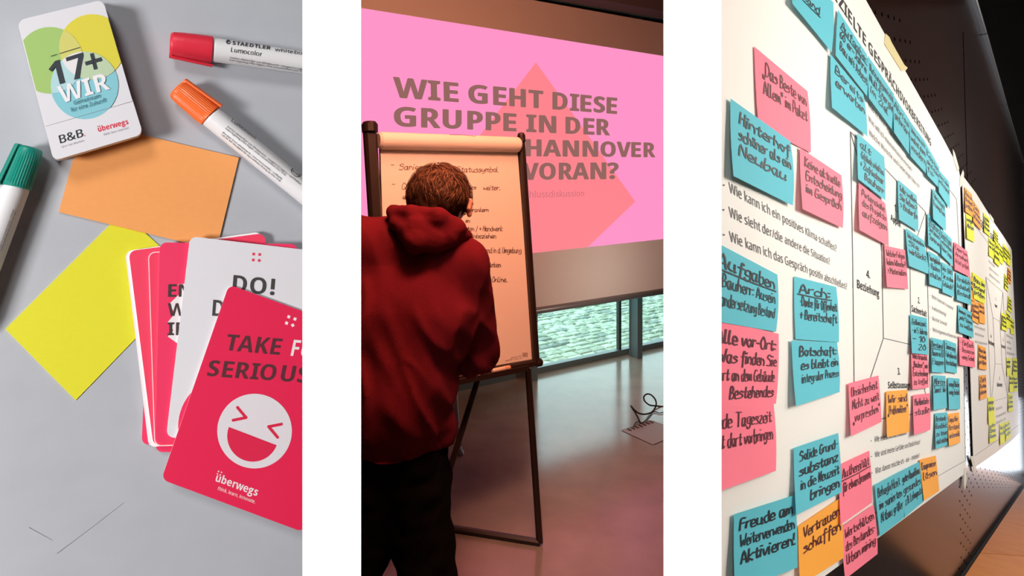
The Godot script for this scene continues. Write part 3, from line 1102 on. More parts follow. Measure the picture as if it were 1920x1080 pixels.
func build_window() -> void:
	var steel := mat(rgb8(86, 104, 108), 0.45, 0.2)
	var dark_steel := mat(rgb8(34, 40, 42), 0.5, 0.2)
	var t := Node3D.new()
	t.name = "window_1"
	add_child(t)
	t.set_meta("kind", "structure")
	t.position = on_w(0)
	orgs[t] = t.position
	var mb := MB.new()
	box(mb, on_w(-0.1, 0.0) + Vector3(0, 0.025, 0), WH * 1.95, Vector3(0, 0.025, 0), WN * 0.03)
	part("window_sill", mb, steel, t)
	mb = MB.new()
	box(mb, on_w(-0.1, 0.0) + Vector3(0, 2.9, 0), WH * 1.95, Vector3(0, 0.4, 0), WN * 0.03)
	part("window_head", mb, dark_steel, t)
	# the bay behind the flipchart is closed by a dark panel
	var seam := hit(plane(WO, WN), Vector2(1000, 600))
	var ts := (seam - WO).dot(WH)
	mb = MB.new()
	box(mb, on_w((ts - 2.05) / 2.0, 0.0) + Vector3(0, 1.3, 0), WH * (ts + 2.05) / 2.0, Vector3(0, 1.3, 0), WN * 0.025)
	part("window_panel", mb, dark_steel, t)
	var mull := hit(plane(WO, WN), Vector2(1160.3, 600))
	mb = MB.new()
	box(mb, Vector3(mull.x, 1.3, mull.z), WH * 0.012, Vector3(0, 1.25, 0), WN * 0.02)
	part("mullion", mb, dark_steel, t)
	var glass := StandardMaterial3D.new()
	glass.albedo_color = Color(0.9, 1.0, 0.98, 0.06)
	glass.transparency = BaseMaterial3D.TRANSPARENCY_ALPHA
	glass.roughness = 0.02
	var tm := (mull - WO).dot(WH)
	for e in [[ts + 0.01, tm - 0.012], [tm + 0.012, 1.85]]:
		mb = MB.new()
		box(mb, on_w((e[0] + e[1]) / 2.0) + Vector3(0, 1.28, 0), WH * (e[1] - e[0]) / 2.0, Vector3(0, 1.23, 0), WN * 0.003)
		part("window_pane", mb, glass, t)
	# steel I-posts standing before the glass
	for e in [[1192.0, 0.13], [995.0, 0.10]]:
		var b := hit(plane(WO + WN * float(e[1]), WN), Vector2(e[0], 600))
		b.y = 0.0
		mb = MB.new()
		var hw := 0.03
		var prof := [Vector2(-hw, 0.054), Vector2(hw, 0.054), Vector2(hw, 0.044), Vector2(hw - 0.008, 0.04), Vector2(hw - 0.008, -0.04), Vector2(hw, -0.044), Vector2(hw, -0.054), Vector2(-hw, -0.054), Vector2(-hw, -0.044), Vector2(-hw + 0.008, -0.04), Vector2(-hw + 0.008, 0.04), Vector2(-hw, 0.044)]
		extrude(mb, b, b + Vector3(0, 3.28, 0), WH, WN, prof)
		struct("trim_1" if float(e[0]) > 1100.0 else "trim_2", mb, steel, "dark steel post before the window, right of the thin mullion" if float(e[0]) > 1100.0 else "dark steel post beside the flipchart's right pole")

func build_courtyard() -> void:
	var t := Node3D.new()
	t.name = "courtyard_paving"
	add_child(t)
	t.set_meta("kind", "structure")
	t.position = on_w(0.8, -2.5)
	orgs[t] = t.position
	var bed := MB.new()
	box(bed, on_w(1.0, -5.2) + Vector3(0, -0.12, 0), WH * 7.0, Vector3(0, 0.06, 0), WN * 5.0)
	part("mortar_bed", bed, grained(rgb8(150, 162, 148), rgb8(172, 184, 168), 0.03, 2.0, 0.95), t)
	# rough setts in wavering rows
	var shapes := []
	for k in 5:
		var mb := MB.new()
		var hx := 0.5
		var hz := 0.5
		var lo := []
		var hi := []
		for q in [[-1, -1], [1, -1], [1, 1], [-1, 1]]:
			lo.append(Vector3(q[0] * hx, -1.0, q[1] * hz))
			hi.append(Vector3(q[0] * hx * rng.randf_range(0.8, 0.95), rng.randf_range(-0.15, 0.12), q[1] * hz * rng.randf_range(0.72, 0.92)))
		var peak := Vector3(rng.randf_range(-0.15, 0.15), rng.randf_range(0.18, 0.4), rng.randf_range(-0.15, 0.15))
		for i in 4:
			var j := (i + 1) % 4
			mb.quad(lo[i], lo[j], hi[j], hi[i], Vector3(lo[i].x + lo[j].x, 0, lo[i].z + lo[j].z))
			mb.tri(hi[i], hi[j], peak, Vector3.UP)
		var per := []
		for tone in [rgb8(190, 206, 184), rgb8(206, 219, 200), rgb8(170, 184, 166), rgb8(150, 166, 158)]:
			var m := mesh_of(mb, Vector3.ZERO)
			m.surface_set_material(0, mat(tone, 0.75))
			per.append(m)
		shapes.append(per)
	var spots := []
	var row := 0
	var off := -0.16
	while off > -6.5:
		var x := -3.2 + rng.randf_range(0, 0.1)
		var deep := rng.randf_range(0.075, 0.1)
		while x < 4.2:
			var w := rng.randf_range(0.09, 0.19)
			var wob := 0.03 * sin(x * 1.7 + row * 0.4)
			var p := on_w(x + w / 2, off - deep / 2 + wob)
			var r := ray(0, 0)
			var dz := -p.z
			var px := CX + p.x / dz * F
			var py := CY + EYE.y / dz * F
			var seen := px > 985 and px < 1262 and py > 530 and py < 715
			spots.append([p, w, deep, seen, dz])
			x += w + 0.008
		off -= deep + 0.008
		row += 1
	spots.sort_custom(func(a, b): return (a[4] if a[3] else 99.0 + a[4]) < (b[4] if b[3] else 99.0 + b[4]))
	var rest := {}
	var singles := 0
	for s in spots:
		var sh := rng.randi_range(0, 4)
		var tone := rng.randi_range(0, 9)
		tone = 3 if tone == 9 else (2 if tone > 6 else tone % 2)
		var at3: Vector3 = s[0] + Vector3(0, -0.045 + rng.randf_range(-0.006, 0.006), 0)
		var tr := Transform3D(Basis(WH * float(s[1]), Vector3(0, 0.05, 0), WN * float(s[2])).rotated(Vector3.UP, rng.randf_range(-0.06, 0.06)), at3)
		if s[3] and singles < 300:
			singles += 1
			var o := MeshInstance3D.new()
			o.name = "cobblestone"
			o.mesh = shapes[sh][tone]
			o.transform = tr
			o.position -= t.position
			t.add_child(o, true)
		else:
			var key := Vector2i(sh, tone)
			if not rest.has(key):
				rest[key] = []
			rest[key].append(tr)
	for key in rest:
		var mm := MultiMesh.new()
		mm.transform_format = MultiMesh.TRANSFORM_3D
		mm.mesh = shapes[key.x][key.y]
		mm.instance_count = rest[key].size()
		for i in rest[key].size():
			var tr: Transform3D = rest[key][i]
			tr.origin -= t.position
			mm.set_instance_transform(i, tr)
		var o := MultiMeshInstance3D.new()
		o.name = "cobblestones"
		o.multimesh = mm
		o.set_meta("kind", "stuff")
		t.add_child(o, true)

func build_screen() -> void:
	var sp := plane(WO + WN * 0.34, WN)
	var t := thing("projection_screen", "large projection screen showing a pink slide that asks a question in grey capitals", "screen", hit(sp, Vector2(1120, 300)))
	var fabric := mat(rgb8(196, 190, 184), 0.85)
	var mb := MB.new()
	slab(mb, sp, pts([[632, -66], [1276, 50], [1276, 542], [632, 640]]), 0.0, 0.006)
	part("screen_fabric", mb, fabric, t)
	mb = MB.new()
	var lo := hit(sp, Vector2(632, 641))
	var hi := hit(sp, Vector2(1276, 541))
	tube(mb, [lo, lo.lerp(hi, 0.5), hi], 0.026, 14)
	part("bottom_rod", mb, mat(rgb8(120, 116, 116), 0.4, 0.4), t, true)
	mb = MB.new()
	var ca := hit(sp, Vector2(632, -100))
	var cb := hit(sp, Vector2(1276, 22))
	extrude(mb, ca, cb, Vector3.UP, WN, [Vector2(-0.09, -0.04), Vector2(-0.10, 0.02), Vector2(-0.06, 0.09), Vector2(0.02, 0.11), Vector2(0.11, 0.09), Vector2(0.12, -0.06), Vector2(-0.06, -0.06)])
	part("screen_casing", mb, mat(rgb8(104, 98, 98), 0.5, 0.2), t)
	# the projected slide
	var e := 1.0
	mb = MB.new()
	slab(mb, sp, pts([[634, 8.2], [1274, 109.8], [1274, 444.8], [634, 514]]), 0.0015, 0.0)
	var slide := part("projected_slide", mb, emis(rgb8(254, 148, 200), e), t)
	mb = MB.new()
	slab(mb, sp, pts([[1005, 117], [1191, 378], [1102, 463.4], [800, 496], [760, 435]]), 0.0022, 0.0)
	part("slide_diamond", mb, emis(rgb8(254, 132, 142), e), slide)
	mb = MB.new()
	for l in [["WIE GEHT DIESE", [738, 182.3], [1157, 213.5], [736.7, 144.4], [1157.5, 184]], ["GRUPPE IN DER", [738.5, 236.4], [1144, 253.6], [738.5, 199.4], [1144, 224.4]], ["HANNOVER", [985.5, 292.6], [1229, 294.5], [985.5, 261.2], [1229, 268]], ["VORAN?", [980, 337], [1160, 335.4], [980, 306], [1160, 304.8]]]:
		for o in [Vector2(-1.0, 0), Vector2(1.0, 0), Vector2(0, -0.5), Vector2(0, 0.5)]:   # the slide's face is heavier than the font at hand
			text_quad(mb, sp, l[0], true, v2(l[1]) + o + Vector2(1, 0), v2(l[2]) + o - Vector2(1, 0), v2(l[3]) + o + Vector2(1, 0), v2(l[4]) + o - Vector2(1, 0), 0.003 + o.x * 0.00005 + o.y * 0.00003)
	part("slide_heading", mb, emis(rgb8(160, 112, 106), 0.8), slide)
	mb = MB.new()
	text_quad(mb, sp, "chlussdiskussion", false, Vector2(985, 371), Vector2(1095, 368), Vector2(985, 358.5), Vector2(1095, 356.8), 0.003)
	part("slide_subtitle", mb, emis(rgb8(206, 110, 118), e), slide)
	# the light that it throws into the room
	var l := AreaLight3D.new()
	l.name = "screen_light"
	l.area_size = Vector2(2.4, 1.3)
	l.light_energy = 0.5
	l.light_color = rgb8(254, 150, 190)
	l.area_range = 20.0
	l.shadow_enabled = true
	add_child(l, true)
	var mid := hit(sp, Vector2(1000, 290), 0.03)
	l.look_at_from_position(mid, mid + WN)

func build_flipchart() -> void:
	var lean := deg_to_rad(9.0)
	var n := WN * cos(lean) + Vector3.UP * sin(lean)
	var fp := plane(at(1003, 675, 2.65), n)
	var up := Vector3.UP * cos(lean) - WN * sin(lean)
	var t := thing("flipchart", "black framed flipchart easel with a handwritten sheet leaning before the projection screen", "flipchart", on_floor(1012, 1018))
	var black := mat(rgb8(40, 27, 22), 0.42, 0.1)
	var paper := mat(rgb8(238, 231, 222), 0.8)
	var mb := MB.new()
	slab(mb, fp, pts([[712, 262], [973, 270], [1003, 675], [725, 728]]), -0.004, 0.012)
	part("board", mb, black, t)
	mb = MB.new()
	slab(mb, fp, pts([[713, 270], [970, 278], [999.5, 673], [727, 722]]), 0.004, 0.006)
	var sheet := part("paper_pad", mb, paper, t)
	# rolled up sheets along the top
	mb = MB.new()
	var r := 0.036
	var ra := hit(fp, Vector2(709, 263.5), 0.02)
	var rb := hit(fp, Vector2(973.5, 271.5), 0.02)
	var rd := (rb - ra).normalized()
	lathe(mb, ra, rd, [Vector2(0, 0.0), Vector2(0, r * 0.8), Vector2(0.01, r), Vector2((rb - ra).length() - 0.01, r), Vector2((rb - ra).length(), r * 0.8), Vector2((rb - ra).length(), 0)], 28)
	var roll := part("turned_over_sheets", mb, paper, t)
	mb = MB.new()
	var sp := []
	for p in [[843, 252.6], [860, 252.8], [876, 253.6], [890, 255.4], [892, 252]]:
		sp.append(hit_rod(ra, rd, r + 0.0008, v2(p)))
	tube(mb, spline(sp, 3), 0.0009, 5)
	part("pen_scribble", mb, mat(rgb8(120, 40, 30), 0.7), roll)
	# side poles with rounded caps
	for e in [[[693, 243], [725, 740], 0.052, 0.040], [[977, 262], [1005, 684], 0.030, 0.036]]:
		mb = MB.new()
		var a := hit(fp, v2(e[0]), 0.012)
		var b := hit(fp, v2(e[1]), 0.012)
		bar(mb, a, b, e[2], e[3], n, 0.25)
		var pole := part("side_pole", mb, black, t)
		mb = MB.new()
		var w: float = e[2]
		lathe(mb, a - up * 0.012 + n * 0.004, up, [Vector2(0, 0), Vector2(0, w * 0.62), Vector2(0.03, w * 0.64), Vector2(0.042, w * 0.5), Vector2(0.048, 0)], 20)
		part("pole_cap", mb, black, pole)
	# lower rail and pen tray
	mb = MB.new()
	bar(mb, hit(fp, Vector2(730, 734), 0.014), hit(fp, Vector2(1008, 679), 0.014), 0.03, 0.03, up, 0.3)
	part("lower_rail", mb, black, t)
	mb = MB.new()
	var ta := hit(fp, Vector2(800, 729), 0.03)
	var tb := hit(fp, Vector2(985, 692), 0.03)
	bar(mb, ta, tb, 0.06, 0.008, up, 0.1)
	bar(mb, ta + n * 0.03 + up * 0.008, tb + n * 0.03 + up * 0.008, 0.006, 0.022, up, 0.1)
	part("pen_tray", mb, black, t)
	mb = MB.new()
	var kb := hit(fp, Vector2(1009, 680), 0.016)
	lathe(mb, kb - WH * 0.012, WH, [Vector2(0, 0), Vector2(0, 0.013), Vector2(0.006, 0.018), Vector2(0.026, 0.018), Vector2(0.032, 0.012), Vector2(0.032, 0)], 20)
	part("clamp_knob", mb, black, t)
	# legs
	var top_r := hit(fp, Vector2(990, 690), -0.005)
	var foot := on_floor(1012, 1017, 0.012)
	mb = MB.new()
	bar(mb, top_r, foot, 0.026, 0.030, n, 0.3)
	part("leg", mb, black, t)
	mb = MB.new()
	var bar_end := on_floor(845, 990, 0.014)
	var far_end := foot.lerp(bar_end, 1.5)
	bar(mb, foot, far_end, 0.03, 0.026, Vector3.UP, 0.3)
	part("foot_bar", mb, black, t)
	mb = MB.new()
	bar(mb, hit(fp, Vector2(755, 738), -0.005), far_end, 0.026, 0.030, n, 0.3)
	part("leg", mb, black, t)
	mb = MB.new()
	bar(mb, at(896, 712, 2.62), at(845, 876, 2.5), 0.026, 0.022, n, 0.3)
	bar(mb, at(845, 876, 2.5), far_end.lerp(foot, 0.25), 0.026, 0.022, n, 0.3)
	part("brace", mb, black, t)
	mb = MB.new()
	var rear := on_floor(861, 850, 0.006)
	tube(mb, [at(850, 690, 3.05), rear.lerp(at(850, 690, 3.05), 0.5), rear], 0.013, 12)
	lathe(mb, rear + Vector3(0, -0.004, 0), Vector3.UP, [Vector2(0, 0), Vector2(0, 0.028), Vector2(0.012, 0.026), Vector2(0.03, 0.016), Vector2(0.05, 0.014)], 18)
	part("leg", mb, mat(rgb8(170, 168, 168), 0.25, 0.8), t, false, "silver rear leg with a round foot")
	# handwriting on the sheet
	mb = MB.new()
	var facing := n
	var place := func(c: Vector2) -> Vector3: return hit(fp, c, 0.0052)
	for l in [["-", 733, 313, 7, 11], ["Sanierung ist", 749, 318, 92, 14], ["Statussymbol", 857, 322.5, 78, 13], ["-", 735, 349, 7, 11], ["Qualität", 753, 354, 70, 14], ["des", 877, 355, 17, 11], ["weiter.", 906, 356, 33, 11], ["en", 755, 373, 14, 10], ["verankern", 877, 397, 40, 10], ["en", 873, 417, 9, 9], ["eten / + Handwerk", 872, 433, 71, 12], ["einbeziehen", 881, 446.5, 50, 11], ["Tellerrand in d. Umgebung", 883, 474, 95, 13], ["stärken", 907, 501, 33, 12], ["> Online.", 915, 528.5, 37, 12]]:
		var got := scrawl(l[0], 3)
		var sx: float = float(l[3]) / float(got[1])
		ink(mb, got[0], Vector2(l[1], l[2]), sx, float(l[4]) / 9.0, 0.5, 1.0, place, facing)
	part("handwriting", mb, mat(rgb8(74, 48, 40), 0.7), sheet)
	mb = MB.new()
	for k in 9:
		var x := 979.5 + k * 1.15
		slab(mb, fp, PackedVector2Array([Vector2(x, 661.2), Vector2(x + 0.4 + 0.4 * (k % 2), 661), Vector2(x + 0.7 + 0.4 * (k % 2), 669.2), Vector2(x + 0.3, 669.5)]), 0.0052, 0.0)
	text_up(mb, fp, "Best.-Nr. 1145", false, Vector2(958.5, 672), Vector2(977.5, 668.6), Vector2(-0.2, -2.4), 0.0052)
	text_up(mb, fp, "Bestell-Nr. 10 000 / 98", false, Vector2(948, 677.5), Vector2(977.5, 672.6), Vector2(-0.2, -2.4), 0.0052)
	part("printed_words", mb, mat(rgb8(120, 80, 62), 0.7), sheet)
	# two pieces lying in the tray
	for e in [[[881, 708], [907, 703], "short pale marker lying at the left of the flipchart tray"], [[923, 697.5], [957, 690.5], "longer pale marker lying at the right of the flipchart tray"]]:
		var a := hit(fp, v2(e[0]), 0.045) + up * 0.004
		var b := hit(fp, v2(e[1]), 0.045) + up * 0.004
		var pen := thing("marker_pen", e[2], "marker", a, "markers in the flipchart tray")
		var d := (b - a).normalized()
		var len := (b - a).length()
		mb = MB.new()
		lathe(mb, a, d, [Vector2(0, 0), Vector2(0, 0.008), Vector2(0.004, 0.0095), Vector2(len * 0.68, 0.0095)], 18)
		part("barrel", mb, mat(rgb8(226, 206, 190), 0.5), pen)
		mb = MB.new()
		lathe(mb, a, d, [Vector2(len * 0.66, 0.0102), Vector2(len * 0.96, 0.0098), Vector2(len, 0.006), Vector2(len, 0)], 18)
		part("cap", mb, mat(rgb8(216, 170, 140), 0.5), pen)

func build_cables() -> void:
	# flush floor box: lid with a thin joint round it and a row of cable slots
	var c := [on_floor(1166.7, 807.8), on_floor(1222, 789), on_floor(1278, 812), on_floor(1224, 834)]
	var t := thing("floor_outlet", "square flush lid of a floor outlet with slots along one edge", "floor outlet", (c[0] + c[2]) / 2)
	var mb := MB.new()
	var y := Vector3(0, 0.002, 0)
	mb.quad(c[0] + y, c[1] + y, c[2] + y, c[3] + y, Vector3.UP)
	var lid := mat(rgb8(134, 128, 124), 0.45)
	var mid: Vector3 = (c[0] + c[2]) / 2
	for k in 4:
		mb.quad(c[k] + y, c[(k + 1) % 4] + y, c[(k + 1) % 4], c[k], (c[k] + c[(k + 1) % 4]) / 2 - mid)
	part("lid", mb, lid, t)
	mb = MB.new()
	for k in 4:
		var a: Vector3 = c[k]
		var b: Vector3 = c[(k + 1) % 4]
		var o := (((a + b) / 2 - mid) * Vector3(1, 0, 1)).normalized() * 0.007
		mb.quad(a + y * 0.5, b + y * 0.5, b + o + y * 0.5, a + o + y * 0.5, Vector3.UP)
	part("joint", mb, mat(rgb8(78, 62, 58), 0.8), t)
	for k in 7:
		var f := 0.13 + k * 0.125
		var a: Vector3 = c[0].lerp(c[1], f) + (mid - c[0]).normalized() * 0.012
		var d: Vector3 = (c[3] - c[0]).normalized()
		mb = MB.new()
		box(mb, a + Vector3(0, 0.003, 0) + d * 0.01, d * 0.014, Vector3(0, 0.0018, 0), (c[1] - c[0]).normalized() * 0.006)
		part("cable_slot", mb, mat(rgb8(40, 32, 30), 0.7), t)
	var black := mat(rgb8(26, 24, 24), 0.5)
	var path := []
	for e in [[1262, 764, 4.12], [1244, 762.6, 4.12], [1230, 761, 4.1], [1217.8, 759.4, 4.06], [1209, 752.2, 4.02], [1207.2, 744.4, 4.0], [1212.2, 739, 3.98], [1220, 740, 3.96], [1227.8, 747.8, 3.95], [1230.5, 756.7, 3.95], [1227.8, 765.5, 3.95], [1221, 773.3, 3.94], [1208.9, 776.6, 3.92], [1196.7, 774.4, 3.9], [1187.8, 766.7, 3.88], [1183.1, 761.1, 3.87], [1185, 764.6, 3.86], [1192.2, 775.6, 3.85], [1198.3, 787.8, 3.84], [1201.6, 796, 3.83]]:
		path.append(at(e[0], e[1], e[2]))
	var cord := thing("cable", "thick black cable looping up beside the floor outlet", "cable", path[-1])
	mb = MB.new()
	tube(mb, spline(path, 5), 0.0052, 8)
	part("cord", mb, black, cord, true)
	path = []
	for e in [[1262, 771], [1244, 773], [1236.5, 774.5], [1229, 772], [1223, 773.6], [1217.5, 780.5], [1211, 787.5], [1204, 792.5], [1198, 790.6], [1192.5, 791.5], [1189, 795.5], [1187.4, 800.5]]:
		path.append(on_floor(e[0], e[1], 0.006))
	cord = thing("cable", "thin black cable lying flat on the floor behind the outlet", "cable", path[-1])
	mb = MB.new()
	tube(mb, spline(path, 4), 0.0032, 6)
	part("cord", mb, mat(rgb8(40, 38, 38), 0.5), cord, true)

# ------------------------------------------------------------------ the man at the flipchart
func chain(bones: Array, joints: Array, k := -1.0) -> void:   # joints = [point, radius] ...
	for i in joints.size() - 1:
		var b := [joints[i][0], joints[i + 1][0], joints[i][1], joints[i + 1][1]]
		if k > 0.0:
			b.append(k)
		bones.append(b)

func joined(list: Array) -> ArrayMesh:
	var st := SurfaceTool.new()
	st.begin(Mesh.PRIMITIVE_TRIANGLES)
	for m in list:
		st.append_from(m, 0, Transform3D())
	return st.commit()

# palm, four unequal bent fingers and a thumb; f = towards the fingers, s = towards the thumb, u = back of the hand
func hand(wrist: Vector3, f: Vector3, s: Vector3, u: Vector3, curl: float) -> ArrayMesh:
	var b := []
	chain(b, [[wrist - f * 0.03, 0.026], [wrist, 0.026]])
	for k in 4:
		var o := (1.5 - k) * 0.02
		var base := wrist + f * (0.088 - 0.004 * absf(k - 1.0)) + s * o
		chain(b, [[wrist + f * 0.012 + s * o * 0.7, 0.016], [base, 0.0125]])
	var m1 := blob(b, 0.004, 0.012)
	var all := [m1]
	var fingers := []
	for k in 4:
		var o := (1.5 - k) * 0.02
		var p := wrist + f * (0.084 - 0.004 * absf(k - 1.0)) + s * o
		var len: float = [0.041, 0.046, 0.042, 0.033][k]
		var a := curl * 0.6
		var js := [[p, 0.0098]]
		for seg in 3:
			p += (f * cos(a) - u * sin(a)) * len * [1.0, 0.68, 0.52][seg]
			js.append([p, 0.0092 - seg * 0.0009])
			a += curl * 0.7
		chain(fingers, js, 0.003)
	var tb := wrist + f * 0.022 + s * 0.026
	var tp := tb + (f * 0.62 + s * 0.6 - u * 0.45).normalized() * 0.044
	var tq := tp + (f * 0.9 + s * 0.05 - u * 0.5).normalized() * 0.034
	chain(fingers, [[tb, 0.0145], [tp, 0.011], [tq, 0.0092]], 0.004)
	all.append(blob(fingers, 0.003, 0.002))
	return joined(all)

func build_person() -> void:
	var t := thing("person", "man seen from behind in dark red hooded sweatshirt, bending to write on the flipchart", "person", Vector3(-0.36, 0.0, -1.72))
	var sh_r := at(866, 494, 1.75)
	var el_r := at(889, 652, 1.85)
	var wr_r := at(846, 664, 2.11)
	var sh_l := at(668, 458, 1.74)
	var el_l := at(646, 640, 1.86)
	var wr_l := at(706, 600, 2.08)
	var neck := at(796, 452, 1.78)
	var hip_l := at(704, 890, 1.72)
	var hip_r := at(772, 890, 1.72)
	var kn_l := at(655, 1095, 1.68)
	var kn_r := at(806, 1095, 1.69)
	var an_l := Vector3(kn_l.x - 0.01, 0.09, kn_l.z - 0.0)
	var an_r := Vector3(kn_r.x + 0.02, 0.09, kn_r.z + 0.0)

	# ---- body
	var skin := StandardMaterial3D.new()
	skin.albedo_color = rgb8(222, 164, 138)
	skin.roughness = 0.5
	skin.subsurf_scatter_enabled = true
	skin.subsurf_scatter_strength = 0.1
	var b := []
	chain(b, [[at(706, 850, 1.72), 0.10], [at(728, 720, 1.72), 0.09], [at(728, 560, 1.76), 0.095], [at(735, 500, 1.77), 0.08]])
	chain(b, [[at(764, 850, 1.72), 0.10], [at(778, 720, 1.72), 0.09], [at(806, 560, 1.76), 0.095], [at(815, 500, 1.77), 0.08]])
	chain(b, [[sh_l, 0.055], [neck, 0.06], [sh_r, 0.055]])
	chain(b, [[sh_l, 0.05], [el_l, 0.04], [wr_l, 0.026]])
	chain(b, [[sh_r, 0.05], [el_r, 0.04], [wr_r, 0.026]])
	chain(b, [[hip_l, 0.085], [kn_l, 0.052], [an_l, 0.036]])
	chain(b, [[hip_r, 0.085], [kn_r, 0.052], [an_r, 0.036]])
	chain(b, [[an_l, 0.036], [an_l + Vector3(0, -0.05, -0.12), 0.03]])
	chain(b, [[an_r, 0.036], [an_r + Vector3(0.02, -0.05, -0.12), 0.03]])
	chain(b, [[neck, 0.058], [at(812, 415, 1.79), 0.055]])
	var m_body := blob(b, 0.014, 0.04)
	# head: skull, jaw, nose, brow, ears
	var skull := at(822, 368, 1.765)
	var fw := Vector3(0.22, -0.28, -0.93).normalized()
	var rt := fw.cross(Vector3.UP).normalized()
	var up := rt.cross(fw)
	var h := []
	chain(h, [[skull, 0.082], [skull + fw * 0.05 + up * 0.005, 0.072]])
	chain(h, [[skull + fw * 0.055 - up * 0.045, 0.055], [skull + fw * 0.08 - up * 0.085, 0.034]], 0.03)
	chain(h, [[skull + fw * 0.118 + up * 0.002, 0.009], [skull + fw * 0.138 - up * 0.032, 0.012]], 0.012)
	for s in [-1.0, 1.0]:
		chain(h, [[skull + fw * 0.112 + rt * 0.012 * s + up * 0.014, 0.009], [skull + fw * 0.096 + rt * 0.045 * s + up * 0.012, 0.008]], 0.012)
		chain(h, [[skull + fw * 0.098 + rt * 0.03 * s - up * 0.03, 0.018], [skull + fw * 0.1 + rt * 0.02 * s - up * 0.045, 0.016]], 0.02)
		var ear: Vector3 = skull + fw * 0.025 + rt * 0.094 * s - up * 0.034
		chain(h, [[ear + up * 0.02 - fw * 0.006, 0.010], [ear - up * 0.016, 0.008]], 0.005)
		chain(h, [[ear + up * 0.02 + fw * 0.012, 0.007], [ear + up * 0.024 - fw * 0.012, 0.008], [ear - fw * 0.014, 0.008]], 0.005)
	chain(h, [[skull + fw * 0.118 - rt * 0.016 - up * 0.066, 0.007], [skull + fw * 0.12 - up * 0.066, 0.008], [skull + fw * 0.118 + rt * 0.016 - up * 0.066, 0.007]], 0.008)
	chain(h, [[skull - up * 0.04 + fw * 0.005, 0.056], [at(806, 440, 1.79), 0.057]])
	var m_head := blob(h, 0.0045, 0.03)
	var fr := (at(835, 650, 2.3) - wr_r).normalized()
	var ur := (Vector3.UP - fr * fr.y).normalized()
	var fl := (at(715, 575, 2.3) - wr_l).normalized()
	var ul := (Vector3.LEFT - fl * fl.dot(Vector3.LEFT)).normalized()
	soft_part("body", joined([m_body, m_head, hand(wr_r, fr, ur.cross(fr), ur, 0.75), hand(wr_l, fl, fl.cross(ul) * -1.0, ul, 0.45)]), skin, t)

	# ---- hooded sweatshirt
	var fold := FastNoiseLite.new()
	fold.seed = 5
	fold.frequency = 1.0
	fold.fractal_octaves = 2
	var hem := 0.832
	var crease := func(p: Vector3, g: Vector3) -> Vector3:
		var a := fold.get_noise_3d((p.x * 1.0 + p.y * 0.42) * 7.5, (p.y - p.x * 0.3) * 2.4, p.z * 4.0)
		var c := fold.get_noise_3d((p.x - p.y * 0.5) * 9.0 + 30.0, p.y * 3.4, p.z * 5.0)
		var low := smoothstep(1.45, 1.0, p.y)
		var d := (1.0 - absf(a)) * (1.0 - absf(a)) * 0.018 * (0.35 + low) - 0.009 + c * 0.007 * low
		var q: Vector3 = p + g * d
		if q.y < hem + 0.06:
			var w := clampf((hem + 0.06 - q.y) / 0.03, 0.0, 1.0) * 0.05
			q.x = lerpf(q.x, -0.345, w)
			q.z = lerpf(q.z, -1.72, w)
		if q.y < hem:
			q.y = hem + (q.y - hem) * 0.02
		return q
	b = []
	chain(b, [[at(708, 870, 1.72), 0.128], [at(724, 740, 1.70), 0.125], [at(727, 590, 1.73), 0.125], [at(732, 500, 1.76), 0.095]])
	chain(b, [[at(757, 870, 1.72), 0.116], [at(763, 740, 1.70), 0.110], [at(808, 590, 1.73), 0.122], [at(815, 500, 1.76), 0.095]])
	chain(b, [[sh_l, 0.084], [at(735, 452, 1.77), 0.066], [neck + Vector3(0, -0.02, 0), 0.07], [sh_r, 0.08]])
	chain(b, [[sh_l, 0.084], [sh_l.lerp(el_l, 0.5), 0.076], [el_l, 0.07], [wr_l.lerp(el_l, 0.2), 0.05]], 0.035)
	chain(b, [[sh_r, 0.08], [sh_r.lerp(el_r, 0.5) + Vector3(0.004, 0, 0), 0.072], [el_r + Vector3(-0.002, -0.004, 0), 0.068], [el_r.lerp(wr_r, 0.5) + Vector3(0, -0.012, 0), 0.06], [wr_r.lerp(el_r, 0.15), 0.045]], 0.035)
	b.append([at(832, 790, 1.70), at(838, 812, 1.70), 0.03, 0.028, 0.03])
	var red := grained(rgb8(98, 22, 32), rgb8(110, 27, 38), 0.08, 3.0, 0.95, 2.5, 0.35, 5.0)
	red.metallic_specular = 0.2
	soft_part("sweatshirt", blob(b, 0.0095, 0.06, crease), red, t)
	b = []
	chain(b, [[at(738, 398, 1.72), 0.018], [at(772, 399, 1.67), 0.022], [at(822, 407, 1.655), 0.025], [at(854, 428, 1.69), 0.027], [at(868, 447, 1.76), 0.026]])
	chain(b, [[at(738, 398, 1.72), 0.02], [at(752, 424, 1.80), 0.028], [at(790, 452, 1.92), 0.03]])
	chain(b, [[at(868, 447, 1.76), 0.028], [at(852, 458, 1.86), 0.03], [at(815, 462, 1.93), 0.03]])
	chain(b, [[at(747, 417, 1.70), 0.028], [at(782, 428, 1.655), 0.034], [at(838, 440, 1.67), 0.034]])
	chain(b, [[at(764, 434, 1.67), 0.032], [at(781, 449, 1.648), 0.036], [at(818, 452, 1.66), 0.032], [at(862, 443, 1.72), 0.026]])
	chain(b, [[at(781, 440, 1.65), 0.03], [at(779, 458, 1.648), 0.026]])
	var crease2 := func(p: Vector3, g: Vector3) -> Vector3: return p + g * (fold.get_noise_3d(p.x * 14.0 + p.y * 8.0, p.y * 22.0, p.z * 9.0) * 0.0035)
	soft_part("hood", blob(b, 0.0065, 0.014, crease2), red, t)

	# ---- trousers and shoes
	var crease3 := func(p: Vector3, g: Vector3) -> Vector3: return p + g * (absf(fold.get_noise_3d(p.x * 6.0, p.y * 7.0, p.z * 6.0)) * 0.02 - 0.006)
	b = []
